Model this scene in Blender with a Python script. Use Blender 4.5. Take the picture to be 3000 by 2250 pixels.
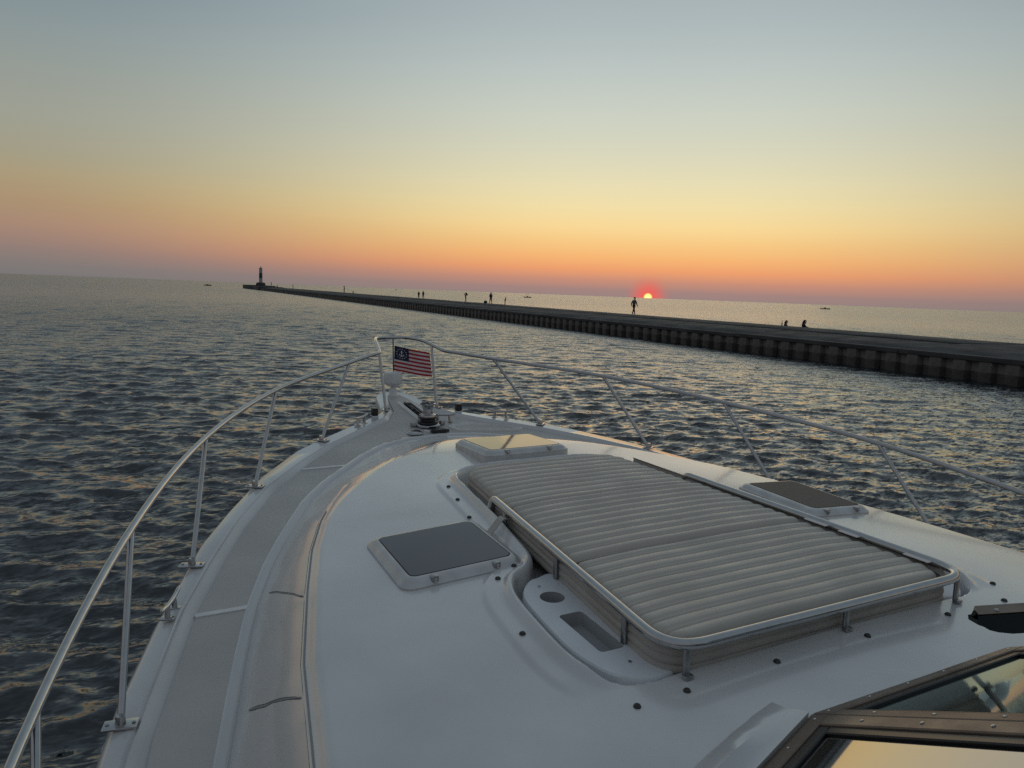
import bpy, math, random
import numpy as np
from mathutils import Vector, Matrix, Quaternion

# ------------------------------------------------------------------ camera
for o in list(bpy.data.objects):
    bpy.data.objects.remove(o)
SC = bpy.context.scene
COL = SC.collection
random.seed(4); RNG = np.random.default_rng(7)
HEEL = math.radians(1.0986)            # the boat lists slightly to port
EYE = 3.2                              # eye height above the boat's waterline, boat frame
CAM_W = Vector((-1.981, 0.0, 3.1626))
YAW = math.radians(27.195); ROLL = math.atan2(115, 3000); PITCH = math.atan(267.5 * math.cos(ROLL) / 2167)
cf = Vector((math.sin(YAW) * math.cos(PITCH), math.cos(YAW) * math.cos(PITCH), -math.sin(PITCH)))
r0 = Vector((math.cos(YAW), -math.sin(YAW), 0)); u0 = r0.cross(cf)
cr = r0 * math.cos(ROLL) + u0 * math.sin(ROLL); cu = cr.cross(cf)
cam_data = bpy.data.cameras.new('camera'); cam = bpy.data.objects.new('camera', cam_data); COL.objects.link(cam)
M = Matrix((cr, cu, -cf)).transposed().to_4x4(); M.translation = CAM_W
cam.matrix_world = M
cam_data.sensor_width = 36; cam_data.lens = 36 * 2167 / 3000
cam_data.clip_start = 0.05; cam_data.clip_end = 30000
SC.camera = cam
SC.view_settings.view_transform = 'Standard'; SC.view_settings.look = 'None'
SC.view_settings.exposure = 0.0; SC.view_settings.gamma = 1.0
SC.view_settings.use_curve_mapping = False
SC.cycles.use_denoising = False

# ------------------------------------------------------------------ sky
def lin(c):
    return tuple((v / 255 / 12.92) if v / 255 <= .04045 else ((v / 255 + .055) / 1.055) ** 2.4 for v in c) + (1.0,)
_sr = cf + cr * (398 / 2167) - cu * ((873 - 1125) / 2167)
SUN_AZ = math.atan2(_sr.x, _sr.y)      # a little right of the camera's axis
SUN_EL = math.radians(0.03)
W = bpy.data.worlds.new('World'); SC.world = W; W.use_nodes = True
wt = W.node_tree; wt.nodes.clear()
def wn(t, **k):
    n = wt.nodes.new(t)
    for a, b in k.items(): setattr(n, a, b)
    return n
def wmath(op, a, b=None, clamp=False):
    n = wn('ShaderNodeMath', operation=op, use_clamp=clamp)
    for i, v in enumerate((a, b)):
        if v is None: continue
        if isinstance(v, (int, float)): n.inputs[i].default_value = v
        else: wt.links.new(v, n.inputs[i])
    return n.outputs[0]
tc = wn('ShaderNodeTexCoord'); sx = wn('ShaderNodeSeparateXYZ'); wt.links.new(tc.outputs['Generated'], sx.inputs[0])
X, Y, Zc = sx.outputs
elev = wmath('POWER', wmath('MAXIMUM', Zc, 0.0), 0.5)
def ramp(stops):
    n = wn('ShaderNodeValToRGB'); n.color_ramp.interpolation = 'LINEAR'
    cr_ = n.color_ramp
    while len(cr_.elements) > 1: cr_.elements.remove(cr_.elements[-1])
    cr_.elements[0].position = math.sqrt(math.sin(math.radians(stops[0][0]))); cr_.elements[0].color = lin(stops[0][1])
    for e, c in stops[1:]:
        el = cr_.elements.new(math.sqrt(math.sin(math.radians(e)))); el.color = lin(c)
    wt.links.new(elev, n.inputs[0]); return n.outputs[0]
zen = (117, 128, 138)
sun_side = ramp([(0, (150, 130, 128)), (.5, (164, 132, 126)), (1.2, (200, 142, 120)), (2.0, (238, 160, 110)), (2.9, (247, 182, 116)), (4.0, (248, 201, 132)),
                 (5.2, (249, 217, 152)), (6.8, (241, 223, 170)), (8.4, (231, 221, 181)), (10.5, (217, 215, 189)), (13, (204, 209, 195)),
                 (16, (189, 198, 194)), (19, (173, 185, 186)), (22.5, (161, 174, 178)), (35, (141, 153, 159)), (90, zen)])
off_side = ramp([(0, (120, 118, 118)), (.6, (127, 121, 119)), (1.6, (143, 125, 119)), (2.6, (160, 132, 118)), (3.4, (168, 138, 117)), (4.8, (171, 146, 115)),
                 (6.4, (170, 155, 124)), (7.6, (163, 157, 134)), (10, (157, 159, 146)), (12.7, (149, 156, 150)), (15.5, (137, 150, 152)),
                 (18, (126, 142, 149)), (21, (122, 137, 148)), (40, (114, 127, 137)), (90, zen)])
back_side = ramp([(0, (92, 96, 104)), (4, (112, 110, 116)), (10, (124, 124, 130)), (25, (120, 127, 135)), (90, zen)])
hl = wmath('SQRT', wmath('MAXIMUM', wmath('ADD', wmath('MULTIPLY', X, X), wmath('MULTIPLY', Y, Y)), 1e-6))
ca = wmath('DIVIDE', wmath('ADD', wmath('MULTIPLY', X, math.sin(SUN_AZ)), wmath('MULTIPLY', Y, math.cos(SUN_AZ))), hl)
az = wmath('ARCCOSINE', wmath('MAXIMUM', wmath('MINIMUM', ca, 1.0), -1.0))
def maprange(v, a, b, interp='SMOOTHSTEP'):
    n = wn('ShaderNodeMapRange', interpolation_type=interp, clamp=True); wt.links.new(v, n.inputs['Value'])
    n.inputs['From Min'].default_value = a; n.inputs['From Max'].default_value = b
    n.inputs['To Min'].default_value = 0; n.inputs['To Max'].default_value = 1
    return n.outputs[0]
def wmix(f, a, b, mode='MIX'):
    n = wn('ShaderNodeMixRGB', blend_type=mode)
    if isinstance(f, (int, float)): n.inputs[0].default_value = f
    else: wt.links.new(f, n.inputs[0])
    for i, v in ((1, a), (2, b)):
        if isinstance(v, tuple): n.inputs[i].default_value = v
        else: wt.links.new(v, n.inputs[i])
    return n.outputs[0]
t1 = maprange(az, math.radians(4), math.radians(46))
t2 = maprange(az, math.radians(50), math.radians(140))
sky_c = wmix(t2, wmix(t1, sun_side, off_side), back_side)
sd = Vector((math.sin(SUN_AZ) * math.cos(SUN_EL), math.cos(SUN_AZ) * math.cos(SUN_EL), math.sin(SUN_EL)))
dv = wn('ShaderNodeVectorMath', operation='DISTANCE'); nv = wn('ShaderNodeVectorMath', operation='NORMALIZE')
wt.links.new(tc.outputs['Generated'], nv.inputs[0]); wt.links.new(nv.outputs[0], dv.inputs[0]); dv.inputs[1].default_value = sd
dist = dv.outputs['Value']              # about the angle in radians
g = wmath('SUBTRACT', 1.0, maprange(dist, 0.002, math.radians(2.4), 'SMOOTHERSTEP'))
g = wmath('MULTIPLY', wmath('MULTIPLY', g, g), 1.0)
sky_c = wmix(wmath('MULTIPLY', g, 0.75), sky_c, (0.96, 0.10, 0.075, 1))
g2 = wmath('SUBTRACT', 1.0, maprange(dist, 0.0042, 0.0062))
sky_c = wmix(g2, sky_c, (1.6, 0.95, 0.23, 1))
g3 = wmath('SUBTRACT', 1.0, maprange(dist, 0.0026, 0.0041))
sky_c = wmix(g3, sky_c, (1.7, 1.25, 0.42, 1))
bg = wn('ShaderNodeBackground'); wt.links.new(sky_c, bg.inputs[0]); bg.inputs[1].default_value = 1.0
wo = wn('ShaderNodeOutputWorld'); wt.links.new(bg.outputs[0], wo.inputs[0])
W.cycles.sampling_method = 'AUTOMATIC'

sun_d = bpy.data.lights.new('sun', 'SUN'); sun = bpy.data.objects.new('sun', sun_d); COL.objects.link(sun)
sun_d.energy = 0.035; sun_d.angle = math.radians(25); sun_d.color = (1.0, 0.52, 0.30)
sdir = Vector((math.sin(SUN_AZ), math.cos(SUN_AZ), math.tan(math.radians(3.0)))).normalized()
sun.rotation_euler = sdir.to_track_quat('Z', 'Y').to_euler()
sun.location = (0, 0, 60)

# ------------------------------------------------------------------ materials
def mat(name, color, rough=.5, metal=0.0, noise=None, bump=None, coat=0.0, ior=1.5, spec=.5, sheen=0.0):
    """noise=(scale, amount, detail) varies the colour; bump=(scale, strength, distance)"""
    m = bpy.data.materials.new(name); m.use_nodes = True
    nt = m.node_tree; b = nt.nodes['Principled BSDF']
    b.inputs['Base Color'].default_value = tuple(color) + (1,)
    b.inputs['Roughness'].default_value = rough; b.inputs['Metallic'].default_value = metal
    b.inputs['IOR'].default_value = ior; b.inputs['Specular IOR Level'].default_value = spec
    if coat: b.inputs['Coat Weight'].default_value = coat; b.inputs['Coat Roughness'].default_value = .12
    if sheen: b.inputs['Sheen Weight'].default_value = sheen
    tcn = nt.nodes.new('ShaderNodeTexCoord')
    if noise:
        n = nt.nodes.new('ShaderNodeTexNoise'); n.inputs['Scale'].default_value = noise[0]; n.inputs['Detail'].default_value = noise[2] if len(noise) > 2 else 6
        nt.links.new(tcn.outputs['Object'], n.inputs['Vector'])
        r = nt.nodes.new('ShaderNodeMapRange'); nt.links.new(n.outputs['Fac'], r.inputs['Value'])
        r.inputs['From Min'].default_value = .3; r.inputs['From Max'].default_value = .7
        r.inputs['To Min'].default_value = 1 - noise[1]; r.inputs['To Max'].default_value = 1 + noise[1] * .6
        mx = nt.nodes.new('ShaderNodeVectorMath'); mx.operation = 'SCALE'; mx.inputs[0].default_value = color
        nt.links.new(r.outputs[0], mx.inputs['Scale']); nt.links.new(mx.outputs[0], b.inputs['Base Color'])
        r2 = nt.nodes.new('ShaderNodeMapRange'); nt.links.new(n.outputs['Fac'], r2.inputs['Value'])
        r2.inputs['From Min'].default_value = .3; r2.inputs['From Max'].default_value = .7
        r2.inputs['To Min'].default_value = min(1, rough * 1.25); r2.inputs['To Max'].default_value = rough * .8
        nt.links.new(r2.outputs[0], b.inputs['Roughness'])
    if bump:
        n = nt.nodes.new('ShaderNodeTexNoise'); n.inputs['Scale'].default_value = bump[0]; n.inputs['Detail'].default_value = 4
        nt.links.new(tcn.outputs['Object'], n.inputs['Vector'])
        bb = nt.nodes.new('ShaderNodeBump'); bb.inputs['Strength'].default_value = bump[1]; bb.inputs['Distance'].default_value = bump[2]
        nt.links.new(n.outputs['Fac'], bb.inputs['Height']); nt.links.new(bb.outputs[0], b.inputs['Normal'])
    return m
GEL = mat('gelcoat', (.68, .68, .67), .28, noise=(1.9, .15, 12), bump=(2.5, .25, .01), coat=1.0)
GELW = mat('gelcoat_side', (.64, .64, .63), .22, noise=(3, .05), coat=1.0)
NONSKID = mat('nonskid_paint', (.56, .54, .51), .45, noise=(3.0, .06, 10), bump=(420, .5, .002))
SIDEW = mat('side_cover_vinyl', (.66, .64, .61), .3, noise=(4, .06), bump=(60, .15, .003), coat=.9)
GROOVE = mat('dark_seam', (.33, .33, .33), .6)
STEEL = mat('stainless_steel', (.50, .50, .50), .10, 1.0, noise=(40, .08), bump=(90, .05, .001))
STEEL_D = mat('weathered_steel', (.36, .37, .38), .32, 1.0, noise=(60, .15))
BLACK = mat('black_plastic', (.012, .012, .013), .4)
RUBBER = mat('black_gasket', (.010, .010, .012), .35)
DARKM = mat('galvanised_dark_metal', (.07, .07, .07), .45, .7, noise=(30, .3))
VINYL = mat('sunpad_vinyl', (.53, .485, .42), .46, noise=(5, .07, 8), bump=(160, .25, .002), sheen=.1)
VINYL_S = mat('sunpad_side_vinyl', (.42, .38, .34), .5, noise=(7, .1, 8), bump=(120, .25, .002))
FRAME = mat('hatch_aluminium', (.60, .59, .58), .34, .55, noise=(14, .12), bump=(200, .08, .001))
SMOKED = mat('smoked_acrylic', (.018, .022, .046), .06, noise=(3, .3), ior=1.72, bump=(1.2, .10, .01))
BRONZE = mat('bronze_anodised_frame', (.20, .15, .115), .42, .25, noise=(9, .25, 8), bump=(70, .1, .001))
WHITEP = mat('white_plastic', (.78, .78, .76), .35, noise=(20, .05))
TRAY = mat('tray_plastic', (.74, .76, .78), .33, noise=(9, .05))
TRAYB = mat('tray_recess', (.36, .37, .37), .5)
RED = mat('flag_red', (.50, .02, .035), .8, bump=(300, .2, .002))
WHT = mat('flag_white', (.78, .72, .70), .8, bump=(300, .2, .002))
NAVY = mat('flag_navy', (.022, .026, .075), .8)
CONC = mat('pier_concrete', (.058, .056, .055), .85, noise=(.6, .35, 10), bump=(3, .6, .05))
PILE = mat('rusty_sheet_pile', (.175, .16, .145), .8, noise=(.9, .6, 10), bump=(6, .6, .04))
PILED = mat('wet_sheet_pile', (.06, .055, .05), .5, noise=(1.4, .4, 8), bump=(6, .5, .04))
SKIN = mat('skin', (.32, .20, .15), .55)
HAIR = mat('hair', (.02, .015, .012), .6)
CLOTH = {k: mat('cloth_' + k, c, .85, bump=(25, .3, .01)) for k, c in dict(
    black=(.012, .012, .014), navy=(.02, .025, .05), grey=(.10, .10, .11), tan=(.22, .17, .12), white=(.5, .5, .48), olive=(.05, .055, .035), maroon=(.09, .02, .02)).items()}
TOWERW = mat('tower_white_paint', (.42, .42, .40), .6, noise=(1.5, .2))
TOWERG = mat('tower_green_paint', (.012, .07, .055), .5)
HULLD = mat('far_hull', (.055, .06, .07), .4)
HULLW = mat('far_hull_white', (.30, .30, .30), .4)
INTER = mat('dash_vinyl', (.10, .125, .12), .45, noise=(5, .2))

# ------------------------------------------------------------------ mesh helpers
def mesh_obj(name, verts, faces, m, parent=None, smooth=True, sharp=40, mats=None, fmat=None):
    me = bpy.data.meshes.new(name)
    me.from_pydata([tuple(v) for v in verts], [], [tuple(int(i) for i in f) for f in faces])
    if mats:
        for q in mats: me.materials.append(q)
    elif m: me.materials.append(m)
    if fmat is not None: me.polygons.foreach_set('material_index', np.asarray(fmat, dtype=np.int32))
    if smooth:
        me.polygons.foreach_set('use_smooth', np.ones(len(me.polygons), dtype=bool))
        if sharp: me.set_sharp_from_angle(angle=math.radians(sharp))
    me.update()
    o = bpy.data.objects.new(name, me); COL.objects.link(o)
    if parent: o.parent = parent
    return o
class MB:
    def __init__(s): s.v = []; s.f = []
    def add(s, v, f):
        n = len(s.v); s.v += [tuple(p) for p in v]; s.f += [tuple(i + n for i in q) for q in f]; return s
    def box(s, c, d, ax=None, bev=0.0):
        ax = ax or (Vector((1, 0, 0)), Vector((0, 1, 0)), Vector((0, 0, 1))); c = Vector(c)
        hx, hy, hz = d[0] / 2, d[1] / 2, d[2] / 2
        if bev <= 0:
            vs = [c + ax[0] * (x * hx) + ax[1] * (y * hy) + ax[2] * (z * hz) for z in (-1, 1) for x, y in ((-1, -1), (1, -1), (1, 1), (-1, 1))]
            return s.add(vs, [(3, 2, 1, 0), (4, 5, 6, 7), (0, 1, 5, 4), (1, 2, 6, 5), (2, 3, 7, 6), (3, 0, 4, 7)])
        b = min(bev, hx * .95, hy * .95, hz * .95)
        ring = []
        for sx_, sy_, a0 in ((1, -1, -90), (1, 1, 0), (-1, 1, 90), (-1, -1, 180)):
            for k in range(4):
                a = math.radians(a0 + k * 30); ring.append((sx_ * (hx - b) + b * math.cos(a), sy_ * (hy - b) + b * math.sin(a)))
        lv = []
        for zz, ins in ((-hz, b * .5), (-hz + b * .5, 0), (hz - b * .5, 0), (hz - b * .15, b * .15), (hz, b * .5)):
            kx = (hx - ins) / hx; ky = (hy - ins) / hy
            lv.append([c + ax[0] * (x * kx) + ax[1] * (y * ky) + ax[2] * zz for x, y in ring])
        return s.loft(lv, True, True)
    def loft(s, rings, closed=True, caps=False):
        n = len(rings[0]); vs = [p for r in rings for p in r]; fs = []
        for i in range(len(rings) - 1):
            for j in range(n if closed else n - 1):
                k = (j + 1) % n; fs.append((i * n + j, i * n + k, (i + 1) * n + k, (i + 1) * n + j))
        if caps: fs.append(tuple(range(n - 1, -1, -1))); fs.append(tuple((len(rings) - 1) * n + j for j in range(n)))
        return s.add(vs, fs)
    def tube(s, pts, r, n=10, caps=True):
        pts = [Vector(p) for p in pts]; rings = []
        rr = r if isinstance(r, (list, tuple)) else [r] * len(pts)
        t = (pts[1] - pts[0]).normalized(); a = t.orthogonal().normalized()
        for i, p in enumerate(pts):
            t2 = (pts[min(i + 1, len(pts) - 1)] - pts[max(i - 1, 0)]).normalized()
            a = (a - t2 * a.dot(t2)).normalized(); b = t2.cross(a)
            rings.append([p + (a * math.cos(2 * math.pi * k / n) + b * math.sin(2 * math.pi * k / n)) * rr[i] for k in range(n)])
        return s.loft(rings, True, caps)
    def lathe(s, prof, c=(0, 0, 0), n=24, ax=None):
        ax = ax or (Vector((1, 0, 0)), Vector((0, 1, 0)), Vector((0, 0, 1))); c = Vector(c)
        rings = [[c + ax[0] * (r * math.cos(2 * math.pi * k / n)) + ax[1] * (r * math.sin(2 * math.pi * k / n)) + ax[2] * z for k in range(n)] for r, z in prof]
        return s.loft(rings, True, True)
    def prism(s, poly, z0, z1, ax=None, o=(0, 0, 0), bev=0.0):
        ax = ax or (Vector((1, 0, 0)), Vector((0, 1, 0)), Vector((0, 0, 1))); o = Vector(o)
        cx = sum(p[0] for p in poly) / len(poly); cy = sum(p[1] for p in poly) / len(poly)
        L = []
        for z, ins in ((z0, 0), (z1 - bev, 0), (z1, bev)) if bev else ((z0, 0), (z1, 0)):
            r = []
            for p in poly:
                d = math.hypot(p[0] - cx, p[1] - cy) or 1; k = 1 - ins / d
                r.append(o + ax[0] * (cx + (p[0] - cx) * k) + ax[1] * (cy + (p[1] - cy) * k) + ax[2] * z)
            L.append(r)
        return s.loft(L, True, True)
    def build(s, name, m, parent=None, off=(0, 0, 0), **k):
        off = Vector(off)
        return mesh_obj(name, [Vector(v) - off for v in s.v], s.f, m, parent, **k)
def spline(pts, n=8, closed=False):
    P = [Vector(p) for p in pts]; out = []; N = len(P)
    for i in range(N if closed else N - 1):
        if closed: p0, p1, p2, p3 = P[(i - 1) % N], P[i], P[(i + 1) % N], P[(i + 2) % N]
        else: p0, p1, p2, p3 = P[max(i - 1, 0)], P[i], P[i + 1], P[min(i + 2, N - 1)]
        for k in range(n):
            t = k / n
            out.append(.5 * ((2 * p1) + (p2 - p0) * t + (2 * p0 - 5 * p1 + 4 * p2 - p3) * t * t + (3 * p1 - p0 - 3 * p2 + p3) * t ** 3))
    if not closed: out.append(P[-1])
    return out
def round_poly(corners, r, n=5):
    """polyline with rounded corners (3-D points, open)"""
    P = [Vector(p) for p in corners]; out = [P[0]]
    for i in range(1, len(P) - 1):
        a = (P[i - 1] - P[i]); b = (P[i + 1] - P[i]); d = min(r, a.length * .45, b.length * .45)
        A = P[i] + a.normalized() * d; B_ = P[i] + b.normalized() * d
        for k in range(n + 1):
            t = k / n; out.append(A * (1 - t) ** 2 + P[i] * 2 * t * (1 - t) + B_ * t * t)
    out.append(P[-1]); return out
def rrect(w, h, r, n=5):
    out = []
    for sx_, sy_, a0 in ((1, -1, -90), (1, 1, 0), (-1, 1, 90), (-1, -1, 180)):
        for k in range(n + 1):
            a = math.radians(a0 + 90 * k / n); out.append((sx_ * (w / 2 - r) + r * math.cos(a), sy_ * (h / 2 - r) + r * math.sin(a)))
    return out
def props(o, label=None, cat=None, group=None, kind=None):
    if label: o['label'] = label
    if cat: o['category'] = cat
    if group: o['group'] = group
    if kind: o['kind'] = kind
    return o
def empty(name, loc=(0, 0, 0), rot=(0, 0, 0), parent=None):
    o = bpy.data.objects.new(name, None); COL.objects.link(o); o.location = loc; o.rotation_euler = rot
    o.empty_display_size = .1
    if parent: o.parent = parent
    return o
ROTB = Matrix.Rotation(-HEEL, 3, 'Y')
def boat_thing(name, base):
    """a thing standing on the boat: an Empty at base (boat frame), children built in boat frame minus base"""
    return empty(name, ROTB @ Vector(base), (0, -HEEL, 0))

# ------------------------------------------------------------------ water
def wave_fields(X, Y, dr):
    nW = 190
    lam = np.exp(RNG.uniform(math.log(.18), math.log(2.8), nW))
    th = math.radians(28) + RNG.normal(0, .52, nW)
    ph = RNG.uniform(0, 2 * math.pi, nW)
    k = 2 * math.pi / lam
    sl = .029 * np.clip(lam / .4, .7, 1.0) * np.clip(.55 / lam, .22, 1.0)
    a = sl / k
    Z = np.zeros_like(X); DX = np.zeros_like(X); DY = np.zeros_like(X)
    # gusts: chop is livelier in patches
    patch = 1 + .28 * np.sin(X * .11 + Y * .05 + 1.0) * np.sin(Y * .083 - X * .03) + .18 * np.sin(X * .31 - Y * .21 + 2)
    for i in range(nW):
        att = np.clip((lam[i] / dr - 2.2) / 2.0, 0, 1)
        msk = att > 0
        if not msk.any(): continue
        p = k[i] * (X * math.sin(th[i]) + Y * math.cos(th[i])) + ph[i]
        am = a[i] * att * (patch if lam[i] < 4 else 1.0)
        Z += am * np.sin(p)
        c = am * np.cos(p) * .85
        DX += c * math.sin(th[i]); DY += c * math.cos(th[i])
    return Z, DX, DY
def build_water():
    r = [0.9]; 
    while r[-1] < 16000:
        q = .0046 if r[-1] < 160 else min(.05, .0046 + (r[-1] - 160) / 50000)
        r.append(r[-1] * (1 + q))
    r = np.array(r)
    a1 = np.arange(math.radians(-30), math.radians(85), .0028)
    a2 = np.linspace(math.radians(85), math.radians(330), 90)[:-1]
    az_ = np.concatenate([a1, a2]); na, nr = len(az_), len(r)
    A, Rr = np.meshgrid(az_, r)
    X = CAM_W.x + Rr * np.sin(A); Y = Rr * np.cos(A)
    dr = np.gradient(r)[:, None] * np.ones_like(A)
    da = np.gradient(az_); da[0] = da[1]; dr = np.maximum(dr, Rr * np.minimum(np.abs(da), .2)[None, :])
    Z, DX, DY = wave_fields(X, Y, dr)
    co = np.stack([X + DX, Y + DY, Z], -1).reshape(-1, 3)
    i = np.arange(nr - 1)[:, None] * na; j = np.arange(na)[None, :]; j2 = (j + 1) % na
    f = np.stack([i + j, i + na + j, i + na + j2, i + j2], -1).reshape(-1, 4)
    me = bpy.data.meshes.new('water')
    me.vertices.add(len(co)); me.vertices.foreach_set('co', co.ravel().astype(np.float32))
    me.loops.add(f.size); me.loops.foreach_set('vertex_index', f.ravel().astype(np.int32))
    me.polygons.add(len(f)); me.polygons.foreach_set('loop_start', (np.arange(len(f)) * 4).astype(np.int32))
    me.polygons.foreach_set('use_smooth', np.ones(len(f), dtype=bool))
    me.update(calc_edges=True)
    m = bpy.data.materials.new('lake_water'); m.use_nodes = True
    nt = m.node_tree; b = nt.nodes['Principled BSDF']
    b.inputs['Base Color'].default_value = (.006, .011, .016, 1); b.inputs['Roughness'].default_value = .05
    b.inputs['IOR'].default_value = 1.70
    g_ = nt.nodes.new('ShaderNodeNewGeometry')
    mp = nt.nodes.new('ShaderNodeMapping'); mp.inputs['Rotation'].default_value = (0, 0, math.radians(24)); mp.inputs['Scale'].default_value = (.55, 1.25, 1)
    nt.links.new(g_.outputs['Position'], mp.inputs['Vector'])
    # unresolved chop: random facet slopes (independent of distance), then fine ripples
    acc = None
    for sc_, amp in ((1.1, .40), (4.0, 1.4), (11, 2.1), (30, 1.0)):
        n = nt.nodes.new('ShaderNodeTexNoise'); n.inputs['Scale'].default_value = sc_; n.inputs['Detail'].default_value = 2; n.inputs['Roughness'].default_value = .55
        n.inputs['Distortion'].default_value = .5
        nt.links.new(mp.outputs[0], n.inputs['Vector'])
        v1 = nt.nodes.new('ShaderNodeVectorMath'); v1.operation = 'SUBTRACT'; nt.links.new(n.outputs['Color'], v1.inputs[0]); v1.inputs[1].default_value = (.5, .5, .5)
        v2 = nt.nodes.new('ShaderNodeVectorMath'); v2.operation = 'MULTIPLY'; nt.links.new(v1.outputs[0], v2.inputs[0]); v2.inputs[1].default_value = (amp * .8, amp, 0)
        if acc is None: acc = v2
        else:
            v3 = nt.nodes.new('ShaderNodeVectorMath'); v3.operation = 'ADD'; nt.links.new(acc.outputs[0], v3.inputs[0]); nt.links.new(v2.outputs[0], v3.inputs[1]); acc = v3
    far_ = nt.nodes.new('ShaderNodeVectorMath'); far_.operation = 'LENGTH'; nt.links.new(g_.outputs['Position'], far_.inputs[0])
    fr_ = nt.nodes.new('ShaderNodeMapRange'); nt.links.new(far_.outputs['Value'], fr_.inputs['Value'])
    fr_.inputs['From Min'].default_value = 25; fr_.inputs['From Max'].default_value = 140; fr_.inputs['To Min'].default_value = 1.0; fr_.inputs['To Max'].default_value = .68
    fs_ = nt.nodes.new('ShaderNodeVectorMath'); fs_.operation = 'SCALE'; nt.links.new(acc.outputs[0], fs_.inputs[0]); nt.links.new(fr_.outputs[0], fs_.inputs['Scale']); acc = fs_
    # at a grazing view only the facets leaning towards the eye are seen: fold the rest over, more so where chop is unresolved
    def vm(op, a, c=None):
        n = nt.nodes.new('ShaderNodeVectorMath'); n.operation = op
        for i, v in enumerate((a, c)):
            if v is None: continue
            if isinstance(v, tuple): n.inputs[i].default_value = v
            else: nt.links.new(v, n.inputs[i])
        return n
    def fm_(op, a, c=None):
        n = nt.nodes.new('ShaderNodeMath'); n.operation = op
        for i, v in enumerate((a, c)):
            if v is None: continue
            if isinstance(v, (int, float)): n.inputs[i].default_value = v
            else: nt.links.new(v, n.inputs[i])
        return n.outputs[0]
    ln = vm('LENGTH', g_.outputs['Position'])
    wfar = nt.nodes.new('ShaderNodeMapRange'); nt.links.new(ln.outputs['Value'], wfar.inputs['Value'])
    wfar.inputs['From Min'].default_value = 6; wfar.inputs['From Max'].default_value = 70; wfar.inputs['To Min'].default_value = .36; wfar.inputs['To Max'].default_value = 1.0
    h = vm('NORMALIZE', vm('MULTIPLY', g_.outputs['Incoming'], (1, 1, 0)).outputs[0])
    comp = vm('DOT_PRODUCT', acc.outputs[0], h.outputs[0]).outputs['Value']
    fold = fm_('MULTIPLY', fm_('SUBTRACT', fm_('ABSOLUTE', comp), comp), wfar.outputs[0])
    sc = vm('SCALE', h.outputs[0]); nt.links.new(fold, sc.inputs['Scale'])
    acc = vm('ADD', acc.outputs[0], sc.outputs[0])
    ad = nt.nodes.new('ShaderNodeVectorMath'); ad.operation = 'ADD'; nt.links.new(g_.outputs['Normal'], ad.inputs[0]); nt.links.new(acc.outputs[0], ad.inputs[1])
    nm = nt.nodes.new('ShaderNodeVectorMath'); nm.operation = 'NORMALIZE'; nt.links.new(ad.outputs[0], nm.inputs[0])
    nt.links.new(nm.outputs[0], b.inputs['Normal'])
    # waves too small for the mesh far away: their slopes go into the roughness
    ln = nt.nodes.new('ShaderNodeVectorMath'); ln.operation = 'LENGTH'; nt.links.new(g_.outputs['Position'], ln.inputs[0])
    mr = nt.nodes.new('ShaderNodeMapRange'); nt.links.new(ln.outputs['Value'], mr.inputs['Value'])
    mr.inputs['From Min'].default_value = 15; mr.inputs['From Max'].default_value = 260; mr.inputs['To Min'].default_value = .04; mr.inputs['To Max'].default_value = .15
    nt.links.new(mr.outputs[0], b.inputs['Roughness'])
    me.materials.append(m)
    o = bpy.data.objects.new('water', me); COL.objects.link(o); o['kind'] = 'structure'
    return o
build_water()
# lake bed far below, so nothing shows through at the rim
# ------------------------------------------------------------------ pier
def pier_x(y): return 30.9 + .05 * y
PDIR = Vector((.05, 1, 0)).normalized(); PN = Vector((PDIR.y, -PDIR.x, 0)); PO = Vector((pier_x(0), 0, 0))
PAX = (PN, PDIR, Vector((0, 0, 1)))
def pp(u, s, z): return PO + PN * u + PDIR * s + Vector((0, 0, z))
pier = empty('pier', pp(5, 200, 0)); props(pier, 'long dark concrete pier with corrugated sheet pile side running out to the light tower', 'pier')
def pbuild(mb, name, m, parent=pier, base=None, **k):
    return mb.build(name, m, parent, off=pier.location, **k)
ZT1, ZT2 = 1.12, 1.42
# sheet piles: one pan each, standing proud of the next
def pile_mesh(s0):
    mb = MB(); d = .25
    xs = [(0, .0), (.13, -d), (.70, -d), (.83, .0), (1.2, .0)]
    for z0, z1 in ((-1.2, .30), (.30, ZT1 - .10)):
        pass
    ring = lambda z: [Vector((x + .02, s, z)) for s, x in xs]
    mb.loft([ring(-1.2), ring(.02), ring(.46), ring(.7), ring(ZT1 - .12)], False)
    return mb
src = pile_mesh(0)
me_pile = mesh_obj('sheet_pile', src.v, src.f, None, mats=[PILE, PILED], smooth=False,
                   fmat=[1 if (i // 4) < 2 else 0 for i in range(len(src.f))])
L = 1.2; first = True; S0 = -12.0; NP = 170
frame = Matrix((PN, PDIR, Vector((0, 0, 1)))).transposed().to_4x4()
for i in range(NP):
    o = me_pile if first else me_pile.copy()
    if not first: COL.objects.link(o)
    first = False
    o.parent = pier
    mm = frame.copy(); mm.translation = pp(RNG.uniform(-.03, .03), S0 + i * L, RNG.uniform(-.03, .02)) - pier.location
    o.matrix_local = mm
mb = MB()
s = S0 + NP * L
while s < 378:
    xs = [(0, .0), (.13, -.25), (.70, -.25), (.83, .0), (1.2, .0)]
    mb.loft([[pp(x + .02, s + q, z) for q, x in xs] for z in (-1.2, .3, ZT1 - .12)], False); s += L
o = pbuild(mb, 'far_sheet_piles', PILE, smooth=False); o['kind'] = 'stuff'
mb = MB(); mb.box(pp(5.3, 180, -.1), (10.4, 400, 2.0), PAX); pbuild(mb, 'core_wall', PILED, smooth=False)
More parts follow.
